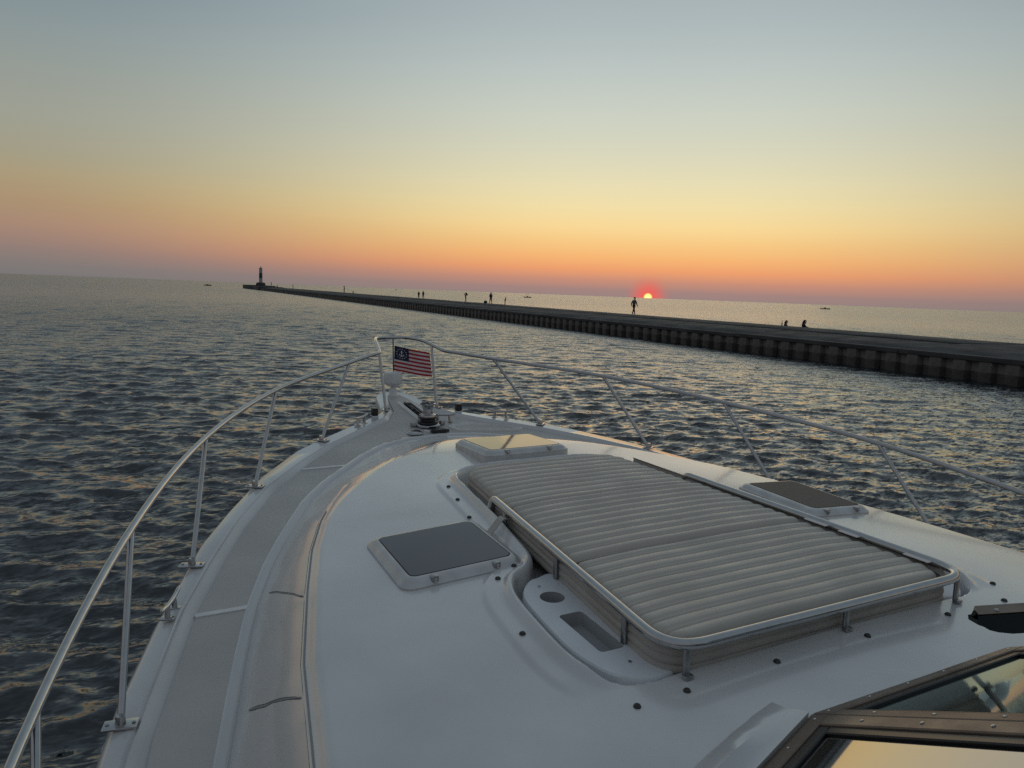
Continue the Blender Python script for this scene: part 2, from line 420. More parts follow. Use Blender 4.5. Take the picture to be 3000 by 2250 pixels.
# cap beam segments, deck slabs, rear kerb
sg = MB(); sg.box((0, 0, 0), (.75, 11.94, .22), bev=.03); capm = mesh_obj('cap_beam', sg.v, sg.f, CONC)
sl = MB(); sl.box((0, 0, 0), (3.9, 11.93, .30), bev=.03); slm = mesh_obj('deck_slab', sl.v, sl.f, CONC)
ul = MB(); ul.box((0, 0, 0), (5.4, 11.93, .60), bev=.04); ulm = mesh_obj('raised_slab', ul.v, ul.f, CONC)
fst = True
for i in range(33):
    s = -12 + 6 + i * 12
    for srcm, u, zc_ in ((capm, .10, ZT1 - .11), (slm, 2.43, ZT1 - .17), (ulm, 7.1, ZT2 - .30)):
        o = srcm if fst else srcm.copy()
        if not fst: COL.objects.link(o)
        o.parent = pier; mm = frame.copy(); mm.translation = pp(u, s, zc_ + RNG.uniform(-.02, .02)) - pier.location
        if srcm is slm: mm.translation.z += .155
        o.matrix_local = mm @ Matrix.Rotation(RNG.uniform(-.002, .002), 4, 'Z') @ Matrix.Rotation(-.072 if srcm is slm else 0, 4, 'Y')
    fst = False
mb = MB(); mb.box(pp(10.25, 180, .52), (.9, 384, .9), PAX, bev=.05); pbuild(mb, 'rear_ledge', CONC)
mb = MB()
for u, s, z, w, l, h in ((4.6, 404, .7, 11.2, 52, 2.6), ):
    mb.box(pp(u, s, z), (w, l, h), PAX, bev=.08)
pbuild(mb, 'end_block', CONC)
mb = MB(); mb.box(pp(4.6, 362, .6), (10.6, 34, 2.05), PAX, bev=.08); pbuild(mb, 'end_ramp', CONC)

# ------------------------------------------------------------------ light tower
LT = pp(5.0, 395, 2.0)
lt = empty('light_tower', LT); props(lt, 'white pier-end light tower with one broad green band on a dark tapered base', 'lighthouse')
mb = MB(); mb.lathe([(2.5, 0), (2.3, .7), (1.95, 1.45), (1.0, 1.5)], LT, 8); mb.build('base', CONC, lt, off=LT, smooth=False)
mb = MB(); mb.lathe([(.86, 1.5), (.84, 3.6)], LT, 20); mb.build('lower_tower', TOWERW, lt, off=LT)
mb = MB(); mb.lathe([(.85, 3.6), (.81, 6.2)], LT, 20); mb.build('green_band', TOWERG, lt, off=LT)
mb = MB(); mb.lathe([(.80, 6.2), (.77, 8.5)], LT, 20); mb.build('upper_tower', TOWERW, lt, off=LT)
mb = MB(); mb.lathe([(.92, 8.5), (.92, 8.65), (.6, 8.7)], LT, 20); mb.build('gallery', TOWERG, lt, off=LT)
mb = MB(); mb.lathe([(.22, 8.7), (.26, 9.0), (.2, 9.3), (.05, 9.45)], LT, 12); mb.build('lantern', TOWERW, lt, off=LT)
mb = MB(); mb.tube([LT + Vector((.3, 0, 8.65)), LT + Vector((.3, 0, 9.9))], .04, 6); mb.build('antenna', STEEL_D, lt, off=LT)

# ------------------------------------------------------------------ people
def ray_to(px, py):
    return (cf + cr * ((px - 1500) / 2167) - cu * ((py - 1125) / 2167))
def on_pier(px, u):
    """point of the pier strip (u metres from its near face) seen in that bearing"""
    d = ray_to(px, 900); d2 = Vector((d.x, d.y)); p0 = pp(u, 0, 0)
    a = np.array([[d2.x, -PDIR.x], [d2.y, -PDIR.y]]); b = np.array([p0.x - CAM_W.x, p0.y - CAM_W.y])
    t, s_ = np.linalg.solve(a, b); P = pp(u, s_, 0); return P
def person(loc, h, pose, face, top, legs, label, long_hair=False, group='people on the pier', stoop=0.0):
    """one continuous skinned figure; pose picks the joint positions (unit: body height 1, x right, y forward)"""
    J = {}
    def j(n, x, y, z, r, p): J[n] = (Vector((x, y, z)), r, p)
    if pose in ('walk', 'stand', 'stoop'):
        st = .16 if pose == 'walk' else .03
        lean = stoop
        j('pelvis', 0, 0, .52, .078, None)
        def t_(x, y, z):   # torso lean about the hips
            a = lean; dz = z - .52; return (x, y + dz * math.sin(a), .52 + dz * math.cos(a))
        j('waist', *t_(0, .005, .60), .070, 'pelvis'); j('chest', *t_(0, .0, .72), .085, 'waist'); j('neck', *t_(0, .01, .835), .036, 'chest')
        j('jaw', *t_(0, .025, .885), .050, 'neck'); j('head', *t_(0, .02, .945), .058, 'jaw')
        for s_, f in ((-1, 1), (1, -1)):
            j('hip%d' % s_, s_ * .045, f * .02, .48, .062, 'pelvis'); j('knee%d' % s_, s_ * .05, f * st * .55 + .02, .27, .042, 'hip%d' % s_)
            j('ank%d' % s_, s_ * .05, f * st - (.03 if f < 0 else 0), .05 + (.03 if (f < 0 and st > .1) else 0), .027, 'knee%d' % s_)
            j('toe%d' % s_, s_ * .055, f * st + .08, .02 + (.0 if f > 0 else .01), .022, 'ank%d' % s_)
            j('sho%d' % s_, *t_(s_ * .105, 0, .80), .042, 'chest'); j('elb%d' % s_, *t_(s_ * .128, -f * st * .45, .635), .030, 'sho%d' % s_)
            j('wri%d' % s_, *t_(s_ * .122, -f * st * .8 + .04, .50), .021, 'elb%d' % s_); j('hand%d' % s_, *t_(s_ * .118, -f * st * .9 + .05, .455), .020, 'wri%d' % s_)
    else:  # sitting, knees drawn up
        j('pelvis', 0, 0, .07, .085, None); j('waist', 0, -.01, .16, .074, 'pelvis'); j('chest', 0, .02, .28, .088, 'waist'); j('neck', 0, .05, .39, .036, 'chest')
        j('jaw', 0, .075, .435, .050, 'neck'); j('head', 0, .075, .49, .058, 'jaw')
        for s_ in (-1, 1):
            j('hip%d' % s_, s_ * .05, .03, .07, .062, 'pelvis'); j('knee%d' % s_, s_ * .065, .21, .23, .043, 'hip%d' % s_)
            j('ank%d' % s_, s_ * .06, .30, .04, .027, 'knee%d' % s_); j('toe%d' % s_, s_ * .06, .37, .02, .022, 'ank%d' % s_)
            j('sho%d' % s_, s_ * .105, .02, .355, .042, 'chest'); j('elb%d' % s_, s_ * .14, .10, .24, .030, 'sho%d' % s_)
            j('wri%d' % s_, s_ * .07, .20, .26, .021, 'elb%d' % s_); j('hand%d' % s_, s_ * .03, .22, .25, .020, 'wri%d' % s_)
    names = list(J); idx = {n: i for i, n in enumerate(names)}
    me = bpy.data.meshes.new('person'); me.from_pydata([J[n][0] * h for n in names], [(idx[n], idx[J[n][2]]) for n in names if J[n][2]], [])
    o = bpy.data.objects.new('person_tmp', me); COL.objects.link(o)
    o.modifiers.new('s', 'SKIN'); o.modifiers['s'].use_smooth_shade = True
    for i, n in enumerate(names):
        sv = me.skin_vertices[0].data[i]; r = J[n][1] * h
        r *= 1.22; sv.radius = (r, r * (.72 if n in ('chest', 'waist', 'pelvis') else 1)); sv.use_root = (n == 'pelvis')
    ss = o.modifiers.new('u', 'SUBSURF'); ss.levels = 1; ss.render_levels = 1
    dg = bpy.context.evaluated_depsgraph_get(); dg.update()
    ev = bpy.data.meshes.new_from_object(o.evaluated_get(dg)); bpy.data.objects.remove(o)
    ev.materials.clear()
    for q in (SKIN, CLOTH[top], CLOTH[legs], HAIR, BLACK): ev.materials.append(q)
    neckz = J['neck'][0].z * h; wz = (J['waist'][0].z if pose != 'sit' else .12) * h
    keys = [(n, J[n][0] * h) for n in names]
    for p in ev.polygons:
        n = min(keys, key=lambda k: (k[1] - p.center).length)[0]
        if n in ('head',): k = 3 if (p.center - J['head'][0] * h).z > .01 * h or (p.center.y < J['head'][0].y * h) else 0
        elif n in ('jaw', 'neck') or n[:3] in ('han', 'wri'): k = 0
        elif n[:3] == 'toe': k = 4
        elif n[:3] in ('sho', 'elb') or n in ('chest', 'waist'): k = 1
        else: k = 2
        p.material_index = k; p.use_smooth = True
    ro = bpy.data.objects.new('person', ev); COL.objects.link(ro)
    ro.location = loc; ro.rotation_euler = (0, 0, face)
    props(ro, label, 'person', group)
    hp = J['head'][0] * h
    mb = MB()
    rings = []
    R_ = .072 * h
    for q in range(7):
        a = math.pi * .5 - q * .27
        rings.append([hp + Vector((R_ * .86 * math.cos(a) * math.cos(t), -.008 * h + R_ * math.cos(a) * math.sin(t), .006 * h + R_ * 1.0 * math.sin(a) * 1.05)) for t in [2 * math.pi * k / 12 for k in range(12)]])
    mb.loft(rings, True, True)
    if long_hair:
        mb.tube([hp + Vector((0, -.035 * h, .01 * h)), hp + Vector((0, -.065 * h, -.05 * h)), hp + Vector((0, -.065 * h, -.13 * h))], [.05 * h, .055 * h, .025 * h], 10)
    mb.build('hair', HAIR, ro)
    mb = MB()
    mb.tube([hp + Vector((0, .048 * h, .0)), hp + Vector((0, .068 * h, -.018 * h))], [.010 * h, .012 * h], 6); mb.build('nose', SKIN, ro)
    return ro
def hpx(px, P): return px * (P - CAM_W).dot(cf) / 2167
f0 = lambda a: math.radians(a)
PEOPLE = [  # px, u, pose, height px (of a full figure), facing, top, legs, label, long hair, stoop
    (1857, 9.4, 'walk', 50, -75, 'grey', 'black', 'tall man in grey shirt walking alone on the pier, below and left of the sun', False, .03),
    (1437, 9.3, 'walk', 32.5, 170, 'navy', 'tan', 'long-haired walker in a dark top beside the round dark bag on the pier', True, .0),
    (1479, 9.4, 'stand', 22, -95, 'olive', 'grey', 'child in olive top leaning forward, just right of the long-haired walker', False, .18),
    (1364, 9.3, 'stoop', 24, 75, 'black', 'navy', 'person leaning forward with a rucksack on the pier', False, .34),
    (1226, 9.2, 'walk', 20, 160, 'maroon', 'maroon', 'left walker of the pair, in a flared dark red outfit', True, .0),
    (1239, 9.2, 'walk', 22, 170, 'black', 'grey', 'right walker of the pair, in black top and grey trousers', False, .0),
    (1008, 9.2, 'stand', 19, 80, 'black', 'black', 'lone figure all in black standing by the pale seated person far down the pier', True, .05),
    (1034, 9.4, 'sit', 13, 170, 'white', 'tan', 'seated figure in a pale top far down the pier', False, 0),
    (858.5, 9.0, 'stand', 12.5, 90, 'black', 'olive', 'standing figure nearest the tower end, straight on the flat deck', False, .0),
    (811, 9.0, 'sit', 11, -90, 'navy', 'black', 'seated navy figure right of the standing one close to the light tower', False, .0),
    (795, 8.6, 'stand', 12.5, 60, 'maroon', 'white', 'figure in dark red top and pale trousers near the light tower', False, .1),
    (772, 8.2, 'sit', 13, -80, 'grey', 'black', 'grey seated figure at the foot of the light tower, right of its companion', False, .0),
    (766.5, 8.2, 'sit', 13, 80, 'olive', 'navy', 'olive seated figure closest to the light tower base', False, .0),
]
people = []
for px, u, pose, hp_, fc, top, legs, lab, lh, st in PEOPLE:
    P = on_pier(px, u); z = ZT2 + .01
    s_ = (P - pp(u, 0, 0)).dot(PDIR)
    if s_ > 378: z = 2.02
    elif s_ > 345: z = 1.64
    elif s_ < 0: z = ZT2
    Pz = Vector((P.x, P.y, z)); h = hpx(hp_, Pz)
    people.append(person(Pz, min(h, 1.95), pose, f0(fc), top, legs, lab, lh, stoop=st))
# two seated beyond the edge, on the rear ledge
for px, hh, top, lab in ((2304, 1.55, 'maroon', 'smaller of the two seated people right of the sun, beside the upright bottle'),
                         (2357, 1.75, 'black', 'broader seated person in black, right of the smaller seated one')):
    P = on_pier(px, 10.25); people.append(person(Vector((P.x, P.y, .975)), hh, 'sit', f0(-120), top, 'black', lab, True))
P = on_pier(2295, 10.0); P.z = .975
bt = MB(); bt.lathe([(.035, 0), (.04, .02), (.04, .62), (.02, .72), (.015, .86), (.018, .87)], (0, 0, 0), 12)
b = bt.build('bottle', BLACK); b.location = P; props(b, 'thin dark upright bottle left of the two seated people on the pier edge', 'bottle')
# rucksack on the stooping person and a round bag
pr = people[3]; h = 1.7
bk = MB(); bk.box((0, 0, 0), (.34, .24, .5), bev=.1); b = bk.build('rucksack', CLOTH['black'])
pk = MB(); pk.box((0, -.13, -.06), (.24, .08, .28), bev=.03); pk.build('pocket', CLOTH['black'], b)
for sxx in (-1, 1):
    sp = MB(); sp.tube(spline([(sxx * .1, .10, .2), (sxx * .12, .2, .15), (sxx * .12, .2, -.1), (sxx * .1, .1, -.2)], 4), .018, 6); sp.build('shoulder_strap', BLACK, b)
fdir = Vector((-math.sin(f0(75)), math.cos(f0(75)), 0))
b.location = pr.location + fdir * (-.07) + Vector((0, 0, 1.22)); b.rotation_euler = (-.34, 0, f0(75))
props(b, 'black rucksack on the back of the person leaning forward', 'rucksack')
P = on_pier(1422, 9.5)
bg_ = MB(); bg_.lathe([(.14, 0), (.24, .06), (.28, .18), (.22, .34), (.08, .40)], (0, 0, 0), 14); b = bg_.build('bag', CLOTH['black'])
hd = MB(); hd.tube(spline([(-.08, 0, .38), (-.05, 0, .47), (.05, 0, .47), (.08, 0, .38)], 4), .015, 6); hd.build('handle', BLACK, b)
b.location = (P.x, P.y, ZT2); props(b, 'round dark bag set down on the pier deck left of the long-haired walker', 'bag')

# ------------------------------------------------------------------ distant boats
def far_boat(px, py, length, yaw, kind, label):
    d = ray_to(px, py); t = -CAM_W.z / d.z; P = CAM_W + d * t
    r = empty('motor_boat', (P.x, P.y, 0), (0, 0, yaw)); props(r, label, 'boat')
    Ln = length; mb = MB(); rings = []
    for q in range(9):
        y = -.5 + q / 8; w = .17 * (1 - max(0, (y - .05) / .46) ** 2.2) + .004; zt = .10 + .05 * max(0, y + .1)
        rings.append([Vector((-w, y, zt)) * Ln, Vector((-w * .8, y, -.03)) * Ln, Vector((0, y, -.06)) * Ln, Vector((w * .8, y, -.03)) * Ln, Vector((w, y, zt)) * Ln])
    mb.loft(rings, True, True); mb.build('hull', HULLD if kind != 'pale' else HULLW, r)
    mb = MB(); mb.box((0, -.05 * Ln, .16 * Ln), (.16 * Ln, .2 * Ln, .10 * Ln), bev=.1); mb.build('console', HULLD, r)
    mb = MB(); mb.box((0, -.52 * Ln, .1 * Ln), (.08 * Ln, .06 * Ln, .16 * Ln), bev=.08); mb.build('outboard_motor', BLACK, r)
    if kind == 'top':
        mb = MB()
        mb.box((0, -.02 * Ln, .40 * Ln), (.26 * Ln, .40 * Ln, .025 * Ln), bev=.05); mb.build('hard_top', HULLD, r)
        for a in (-1, 1):
            for c in (-.18, .12):
                mb = MB(); mb.tube([(a * .1 * Ln, c * Ln, .1 * Ln), (a * .11 * Ln, (c + .02) * Ln, .39 * Ln)], .035, 6); mb.build('post', BLACK, r)
    else:
        mb = MB(); mb.add([Vector(v) * Ln for v in ((-.12, .08, .12), (.12, .08, .12), (.1, -.02, .21), (-.1, -.02, .21), (-.12, .06, .12), (.12, .06, .12), (.1, -.04, .21), (-.1, -.04, .21))],
                          [(0, 1, 2, 3), (7, 6, 5, 4), (0, 4, 5, 1), (3, 2, 6, 7), (0, 3, 7, 4), (1, 5, 6, 2)]); mb.build('windscreen', BLACK, r, smooth=False)
    return r
far_boat(1546, 872, 5.4, math.radians(-118), 'top', 'small dark fishing boat with a hard top, left of the sun beyond the pier')
far_boat(2418, 906, 6.0, math.radians(-142), 'open', 'low dark open motor boat on the water far right beyond the pier')
far_boat(1161, 850, 5.0, math.radians(-40), 'top', 'tiny boat near the horizon above the middle of the pier')
b = far_boat(609, 837, 4.6, math.radians(-90), 'open', 'low dark skiff with crew just left of the light tower')
for q, dy in enumerate((-1.2, .1, 1.3)):
    v = b.matrix_world if False else None
    a = math.radians(-90); loc = b.location + Vector((-math.sin(a) * dy, math.cos(a) * dy, .35))
    person(loc, 1.7, 'sit', a, ('black', 'navy', 'grey')[q], 'black', ('crew member at the left end of the skiff near the light tower', 'middle one of the three people in the far skiff', 'crew member at the right end of the skiff near the light tower')[q], False, 'people in the skiff')
far_boat(106, 804.5, 9.0, math.radians(-60), 'pale', 'faint pale speck of a boat on the far left horizon')

# ================================================================== THE YACHT (boat frame; z given relative to the eye and lifted by EYE)
def zd(y): return EYE + (-1.078 + .13 * (y - 4.9) if y >= 1 else -1.585 + .03 * (y - 1))
def interp(tab):
    ys = [a for a, b in tab]; xs = [b for a, b in tab]
    return lambda y: float(np.interp(y, ys, xs))
GW = interp([(-6, 1.95), (-3, 2.12), (0, 2.22), (1.2, 2.19), (2.31, 2.08), (2.56, 2.03), (2.99, 1.91), (3.62, 1.70), (3.96, 1.54), (4.36, 1.33), (4.75, 1.05), (4.94, .85), (5.14, .62), (5.32, .41), (5.42, .30), (5.50, .25)])
TOE = interp([(-6, 1.84), (-3, 2.02), (0, 2.12), (1.2, 2.10), (2.27, 1.98), (2.51, 1.92), (3.04, 1.78), (3.42, 1.64), (3.77, 1.50), (4.18, 1.29), (4.56, 1.01), (4.8, .80), (5.0, .58), (5.15, .42), (5.3, .27), (5.5, .17), (5.8, .12), (5.95, .08)])
FOOT = interp([(-6, 1.70), (-2, 1.88), (.5, 1.88), (1.5, 1.83), (2.17, 1.73), (2.65, 1.62), (3.0, 1.53), (3.32, 1.42), (3.58, 1.31), (3.99, 1.11), (4.24, .94), (4.43, .77), (4.60, .62), (4.75, .45), (4.84, .26), (4.88, .0)])
def zroof(x, y): return EYE - 1.02 + .033 * (y - 2.86) - .03 * (x * x - .4)
yacht = empty('motor_yacht', (0, 0, 0), (0, -HEEL, 0))
props(yacht, 'white motor yacht foredeck seen from its port side with curved steel bow rail', 'yacht')

# hull
mb = MB(); rings = []
for y in list(np.linspace(-6, 4.2, 18)) + list(np.linspace(4.4, 5.5, 12)):
    w = GW(y); z0 = zd(y) - .012; fl = min(1, max(0, (5.6 - y) / 4.5)) ** .8
    half = [(w, z0), (w + .012, z0 - .10), (w * .97, z0 - .17), (w * (.72 * fl + .2), z0 - .85 if z0 > .9 else z0 * .5), (w * .86 * fl, .1 * (1 - fl) + 0), (w * .5 * fl, -.45), (0, -.6 * fl)]
    ring = [Vector((-x, y, z)) for x, z in half] + [Vector((x, y, z)) for x, z in reversed(half[:-1])]
    rings.append(ring)
mb.loft(rings, True, True); mb.build('hull', GELW, yacht, sharp=35)

# deck sheet with a raised toe moulding; rows across
ys = np.concatenate([np.linspace(-6, 1, 12), np.linspace(1.1, 4.3, 60), np.linspace(4.33, 5.5, 50)])
mb = MB(); rings = []
for y in ys:
    g_, t_ = GW(y), min(TOE(y), GW(y) - .03); z0 = zd(y); row = []
    prof = [(g_, -.03), (g_ - .006, .0), (g_ - .03, .024) if g_ - t_ > .06 else (g_ - .01, .02), (t_ + .030, .030), (t_ + .022, .022), (t_ + .012, .030), (t_ + .002, .026), (t_ - .012, .006), (t_ - .03, .0), (t_ * .5, .004), (0, .006)]
    row = [Vector((-x, y, z0 + z)) for x, z in prof] + [Vector((x, y, z0 + z)) for x, z in reversed(prof[:-1])]
    rings.append(row)
mb.loft(rings, False); mb.build('deck', GEL, yacht, sharp=50)

# nonskid panels (4 mm sheets)
def nonskid(y0, y1, xi, xo, n=40):
    mb = MB(); L_ = []
    for k in range(n + 1):
        y = y0 + (y1 - y0) * k / n; a, b_ = xi(y), xo(y); 
        if abs(b_ - a) < .002: b_ = a + .002
        L_.append([Vector((a + (b_ - a) * q / 6, y, zd(y) + .010 + .0)) for q in range(7)])
    mb.loft(L_, False); return mb
for sgn in (-1, 1):
    for y0, y1 in ((-5.5, 3.0), (3.035, 4.44)):
        nonskid(y0, y1, lambda y: sgn * (FOOT(y) + .035), lambda y: sgn * (TOE(y) - .035)).build('nonskid_panel', NONSKID, yacht)
fc = interp([(4.47, .745), (4.60, .62), (4.75, .45), (4.84, .26), (4.89, .0), (5.6, 0)])
for sgn in (-1, 1):
    nonskid(4.475, 5.96, lambda y: sgn * (fc(y) + (.012 if y < 4.9 else 0)), lambda y: sgn * max(.001, TOE(y) - .03), 70).build('nonskid_panel', NONSKID, yacht)

for sgn in (-1, 1):
    for y in (3.0175, 4.4575):
        mb = MB(); a, b_ = FOOT(y) + .03, TOE(y) - .03
        mb.box((sgn * (a + b_) / 2, y, zd(y) + .009), (b_ - a, .032, .008)); mb.build('deck_seam', WHITEP, yacht, smooth=False)
# light cove moulding where the cabin side meets the deck
mb = MB(); L_ = []
cl = [(-FOOT(y), y) for y in np.linspace(-5, 4.5, 90)] + [(-FOOT(y), y) for y in np.linspace(4.52, 4.875, 30)]
cl = cl + [(0, 4.885)] + [(-x, y) for x, y in reversed(cl)]
for i, (x, y) in enumerate(cl):
    a, b_ = cl[max(i - 1, 0)], cl[min(i + 1, len(cl) - 1)]
    tx, ty = b_[0] - a[0], b_[1] - a[1]; l_ = math.hypot(tx, ty) or 1; nx_, ny_ = -ty / l_, tx / l_
    L_.append([Vector((x + nx_ * o_, y + ny_ * o_, zd(y + ny_ * o_) + h_)) for o_, h_ in ((.042, .009), (.036, .015), (.018, .015), (.0, .012), (-.012, -.004))])
mb.loft(L_, False); mb.build('cove_moulding', GELW, yacht, sharp=60)
# bow pulpit platform
PW = interp([(5.30, .40), (5.42, .29), (5.55, .235), (5.75, .195), (5.9, .17), (6.0, .135), (6.05, .09), (6.075, .03)])
mb = MB(); rings = []
for y in list(np.linspace(5.30, 5.9, 12)) + list(np.linspace(5.93, 6.075, 8)):
    w = PW(y); z0 = zd(y); wl = w - .035 if w > .06 else w * .5
    h_ = [(0, -.02), (w - .03 if w > .06 else w * .6, -.02 + .022), (w - .008, .004), (w, -.015), (w, -.085), (wl, -.11), (0, -.115)]
    h_[0] = (0, .0)
    rings.append([Vector((-x, y, z0 + z)) for x, z in h_] + [Vector((x, y, z0 + z)) for x, z in reversed(h_[1:-1])])
mb.loft(rings, True, True); mb.build('bow_pulpit', GELW, yacht, sharp=45)
mb = MB(); rings = []
for y in np.linspace(4.9, 5.85, 12):
    w = .19 + (5.85 - y) * .02; z0 = zd(y) - .12; d_ = .34 + (5.85 - y) * .3
    rings.append([Vector((-w, y, z0)), Vector((-w * .75, y, z0 - d_)), Vector((w * .75, y, z0 - d_)), Vector((w, y, z0))])
mb.loft(rings, True, True); mb.build('pulpit_support', GELW, yacht)

# ---- coachroof as a height field
REC = [(0, 3.50), (.28, 3.50), (.42, 3.46), (.49, 3.36), (.52, 3.1), (.555, 2.75), (.60, 2.40), (.66, 2.29), (.745, 2.23), (.80, 2.12), (.825, 1.95), (.838, 1.70), (.805, 1.575), (.73, 1.527), (.60, 1.516), (.3, 1.514), (0, 1.514)]
half = [(p.x, p.y) for p in spline([(a, b, 0) for a, b in REC], 5)]
poly = np.array(half + [(-x, y) for x, y in reversed(half[1:-1])])
footp = np.array([(FOOT(y), y) for y in np.linspace(-6, 4.88, 160)])
footp = np.concatenate([footp, np.array([(-x, y) for x, y in footp[::-1]])])
def seg_dist(P, Q, closed):
    A = Q; B_ = np.roll(Q, -1, 0)
    if not closed: A, B_ = Q[:-1], Q[1:]
    best = np.full(len(P), 1e9)
    for a, b_ in zip(A, B_):
        ab = b_ - a; L2 = max((ab ** 2).sum(), 1e-12)
        t = np.clip(((P - a) @ ab) / L2, 0, 1); d = ((P - a - t[:, None] * ab) ** 2).sum(1); best = np.minimum(best, d)
    return np.sqrt(best)
def inside(P, Q):
    A = Q; B_ = np.roll(Q, -1, 0); c = np.zeros(len(P), bool)
    for a, b_ in zip(A, B_):
        cond = (a[1] > P[:, 1]) != (b_[1] > P[:, 1])
        with np.errstate(divide='ignore', invalid='ignore'):
            xi = (b_[0] - a[0]) * (P[:, 1] - a[1]) / (b_[1] - a[1] + 1e-15) + a[0]
        c ^= cond & (P[:, 0] < xi)
    return c
def smooth(t): t = np.clip(t, 0, 1); return t * t * (3 - 2 * t)
WSB = [(-1.86, -3.0), (-1.72, -.2), (-1.52, .35), (-1.2, .80), (-.70, 1.10), (-.42, 1.20), (0, 1.20), (.42, 1.20), (.70, 1.10), (1.2, .80), (1.52, .35), (1.72, -.2), (1.86, -3.0)]
ws_y = lambda x: np.interp(x, [a for a, b in WSB], [b for a, b in WSB])
def roof_z(P):
    x, y = P[:, 0], P[:, 1]
    zdk = np.array([zd(v) for v in y]); d = seg_dist(P, footp, False)
    ff = np.clip((y - 3.2) / 1.5, 0, 1); D = .27 + .47 * ff ** 1.5
    q = np.clip(d / D, 0, 1); rise = 1 - (1 - q) ** (1.42 + .5 * ff)
    zr = EYE - 1.02 + .033 * (y - 2.86) - .03 * (x * x - .4)
    zr = zr - .055 * smooth((y - 3.9) / 1.0)
    zz = zdk + (zr - zdk) * rise
    sd_ = seg_dist(P, poly, True); ins = inside(P, poly); sd_ = np.where(ins, -sd_, sd_)
    side = smooth((y - 1.52) / .12)          # the raised lip fades out along the flush rear edge
    # low shelf outside the lip, then the lip itself, then the well
    zz += side * (.024 + .014 * smooth((y - 2.5) / .3)) * np.exp(-((sd_ - .018) / .018) ** 2)
    zz += side * .008 * (1 - smooth((sd_ - .10) / .02)) * (sd_ > -.005)
    zz -= .075 * smooth((.004 - sd_) / .018)
    # soft seam line along the shoulder
    zz -= .004 * np.exp(-((d - .235) / .014) ** 2) * (y < 3.75)
    return zz
yy = np.concatenate([np.linspace(-4, 0, 14), np.linspace(.1, 1.3, 30), np.linspace(1.31, 3.7, 380), np.linspace(3.72, 4.70, 46), np.linspace(4.705, 4.879, 26)])
uu = np.linspace(-1, 1, 451)
uu = np.sign(uu) * (1 - (1 - np.abs(uu)) ** 1.12)
Pxy = np.array([(u * FOOT(y), y) for y in yy for u in uu]); Zr = roof_z(Pxy)
nu = len(uu); faces = []
for i in range(len(yy) - 1):
    for j in range(nu - 1):
        k = i * nu + j; cx = (Pxy[k, 0] + Pxy[k + 1, 0]) / 2; cy = (Pxy[k, 1] + Pxy[k + nu, 1]) / 2
        if cy < ws_y(cx) - .05 and abs(cx) < 1.80: continue
        faces.append((k, k + 1, k + nu + 1, k + nu))
mesh_obj('coachroof', np.column_stack([Pxy, Zr]), faces, GEL, yacht, sharp=60)

def surf(x, y): return float(roof_z(np.array([[x, y]]))[0])
# long curved side covers on the cabin sides; their joints slant forward towards the deck
def side_pt(ys_, t, sgn, cl=None):
    """t = 0 at the deck, 1 at the shoulder; ys_ is the station at the shoulder"""
    y = ys_ + .42 * (1 - t) * min(1, max(.35, (ys_ - .8) / 1.6))
    tt = t if cl is None else .5 + (t - .5) * cl
    dd = .045 + .167 * tt; e = 1e-2; nx = 1.0; ny = -(FOOT(y + e) - FOOT(y - e)) / (2 * e); l_ = math.hypot(nx, ny)
    return sgn * (FOOT(y) - nx / l_ * dd), y - ny / l_ * dd
def side_cover(y0, y1, sgn, taper=False):
    mb = MB(); L_ = []; n = 18
    for k in range(n + 1):
        y = y0 + (y1 - y0) * k / n
        row = [side_pt(y, q / 8, sgn, (1 - (k / n) ** 3 * .9) if taper else None) for q in range(9)]
        zz = roof_z(np.array(row)); edge = [0, .004, .006, .006, .006, .006, .006, .004, 0]
        L_.append([Vector((a, b_, z + edge[i] + .002 - (.002 if k in (0, n) else 0))) for i, ((a, b_), z) in enumerate(zip(row, zz))])
    mb.loft(L_, False); mb.build('side_cover', SIDEW, yacht, sharp=60)
for sgn in (-1, 1):
    for y0, y1 in ((.2, 1.99), (2.005, 2.60), (2.615, 3.34)): side_cover(y0, y1, sgn)
    mb = MB(); pts = []
    for y in np.linspace(.2, 3.45, 46):
        e = 1e-2; ny = -(FOOT(y + e) - FOOT(y - e)) / (2 * e); l_ = math.hypot(1, ny)
        x, ya = FOOT(y) - .222 / l_, y - ny / l_ * .222; pts.append((sgn * x, ya, surf(sgn * x, ya) + .002))
    mb.tube(pts, .0028, 6); mb.build('cover_welt', GROOVE, yacht)
    for y in (1.9975, 2.6075):
        mb = MB(); pts = []
        for q in range(9):
            x, ya = side_pt(y, .04 + .92 * q / 8, sgn); pts.append((x, ya, surf(x, ya) + .0040))
        mb.tube(pts, .0028, 6); mb.build('cover_joint', GROOVE, yacht)

# ---- bow rail
def V(x, y, z): return Vector((x, y, EYE + z))
half_rail = [(2.30, -2.5, -1.22), (2.29, -1.0, -1.20), (2.28, .8, -1.145), (2.19, 1.86, -1.045), (1.961, 2.834, -.873), (1.637, 3.784, -.754), (1.178, 4.574, -.650), (.569, 5.202, -.566), (.33, 5.40, -.530)]
left = spline([V(-a, b, c) for a, b, c in half_rail], 8)
right = [Vector((-p.x, p.y, p.z)) for p in left]
bow = round_poly([V(-.33, 5.40, -.53), V(-.262, 5.47, -.522), V(-.20, 5.80, -.458), V(-.13, 6.03, -.452), V(.13, 6.03, -.452), V(.20, 5.80, -.458), V(.262, 5.47, -.522), V(.33, 5.40, -.53)], .09, 5)
path = left + bow[1:-1] + list(reversed(right))
rail_r = .0135
mb = MB(); mb.tube(path, rail_r, 14); mb.build('bow_rail', STEEL, yacht)
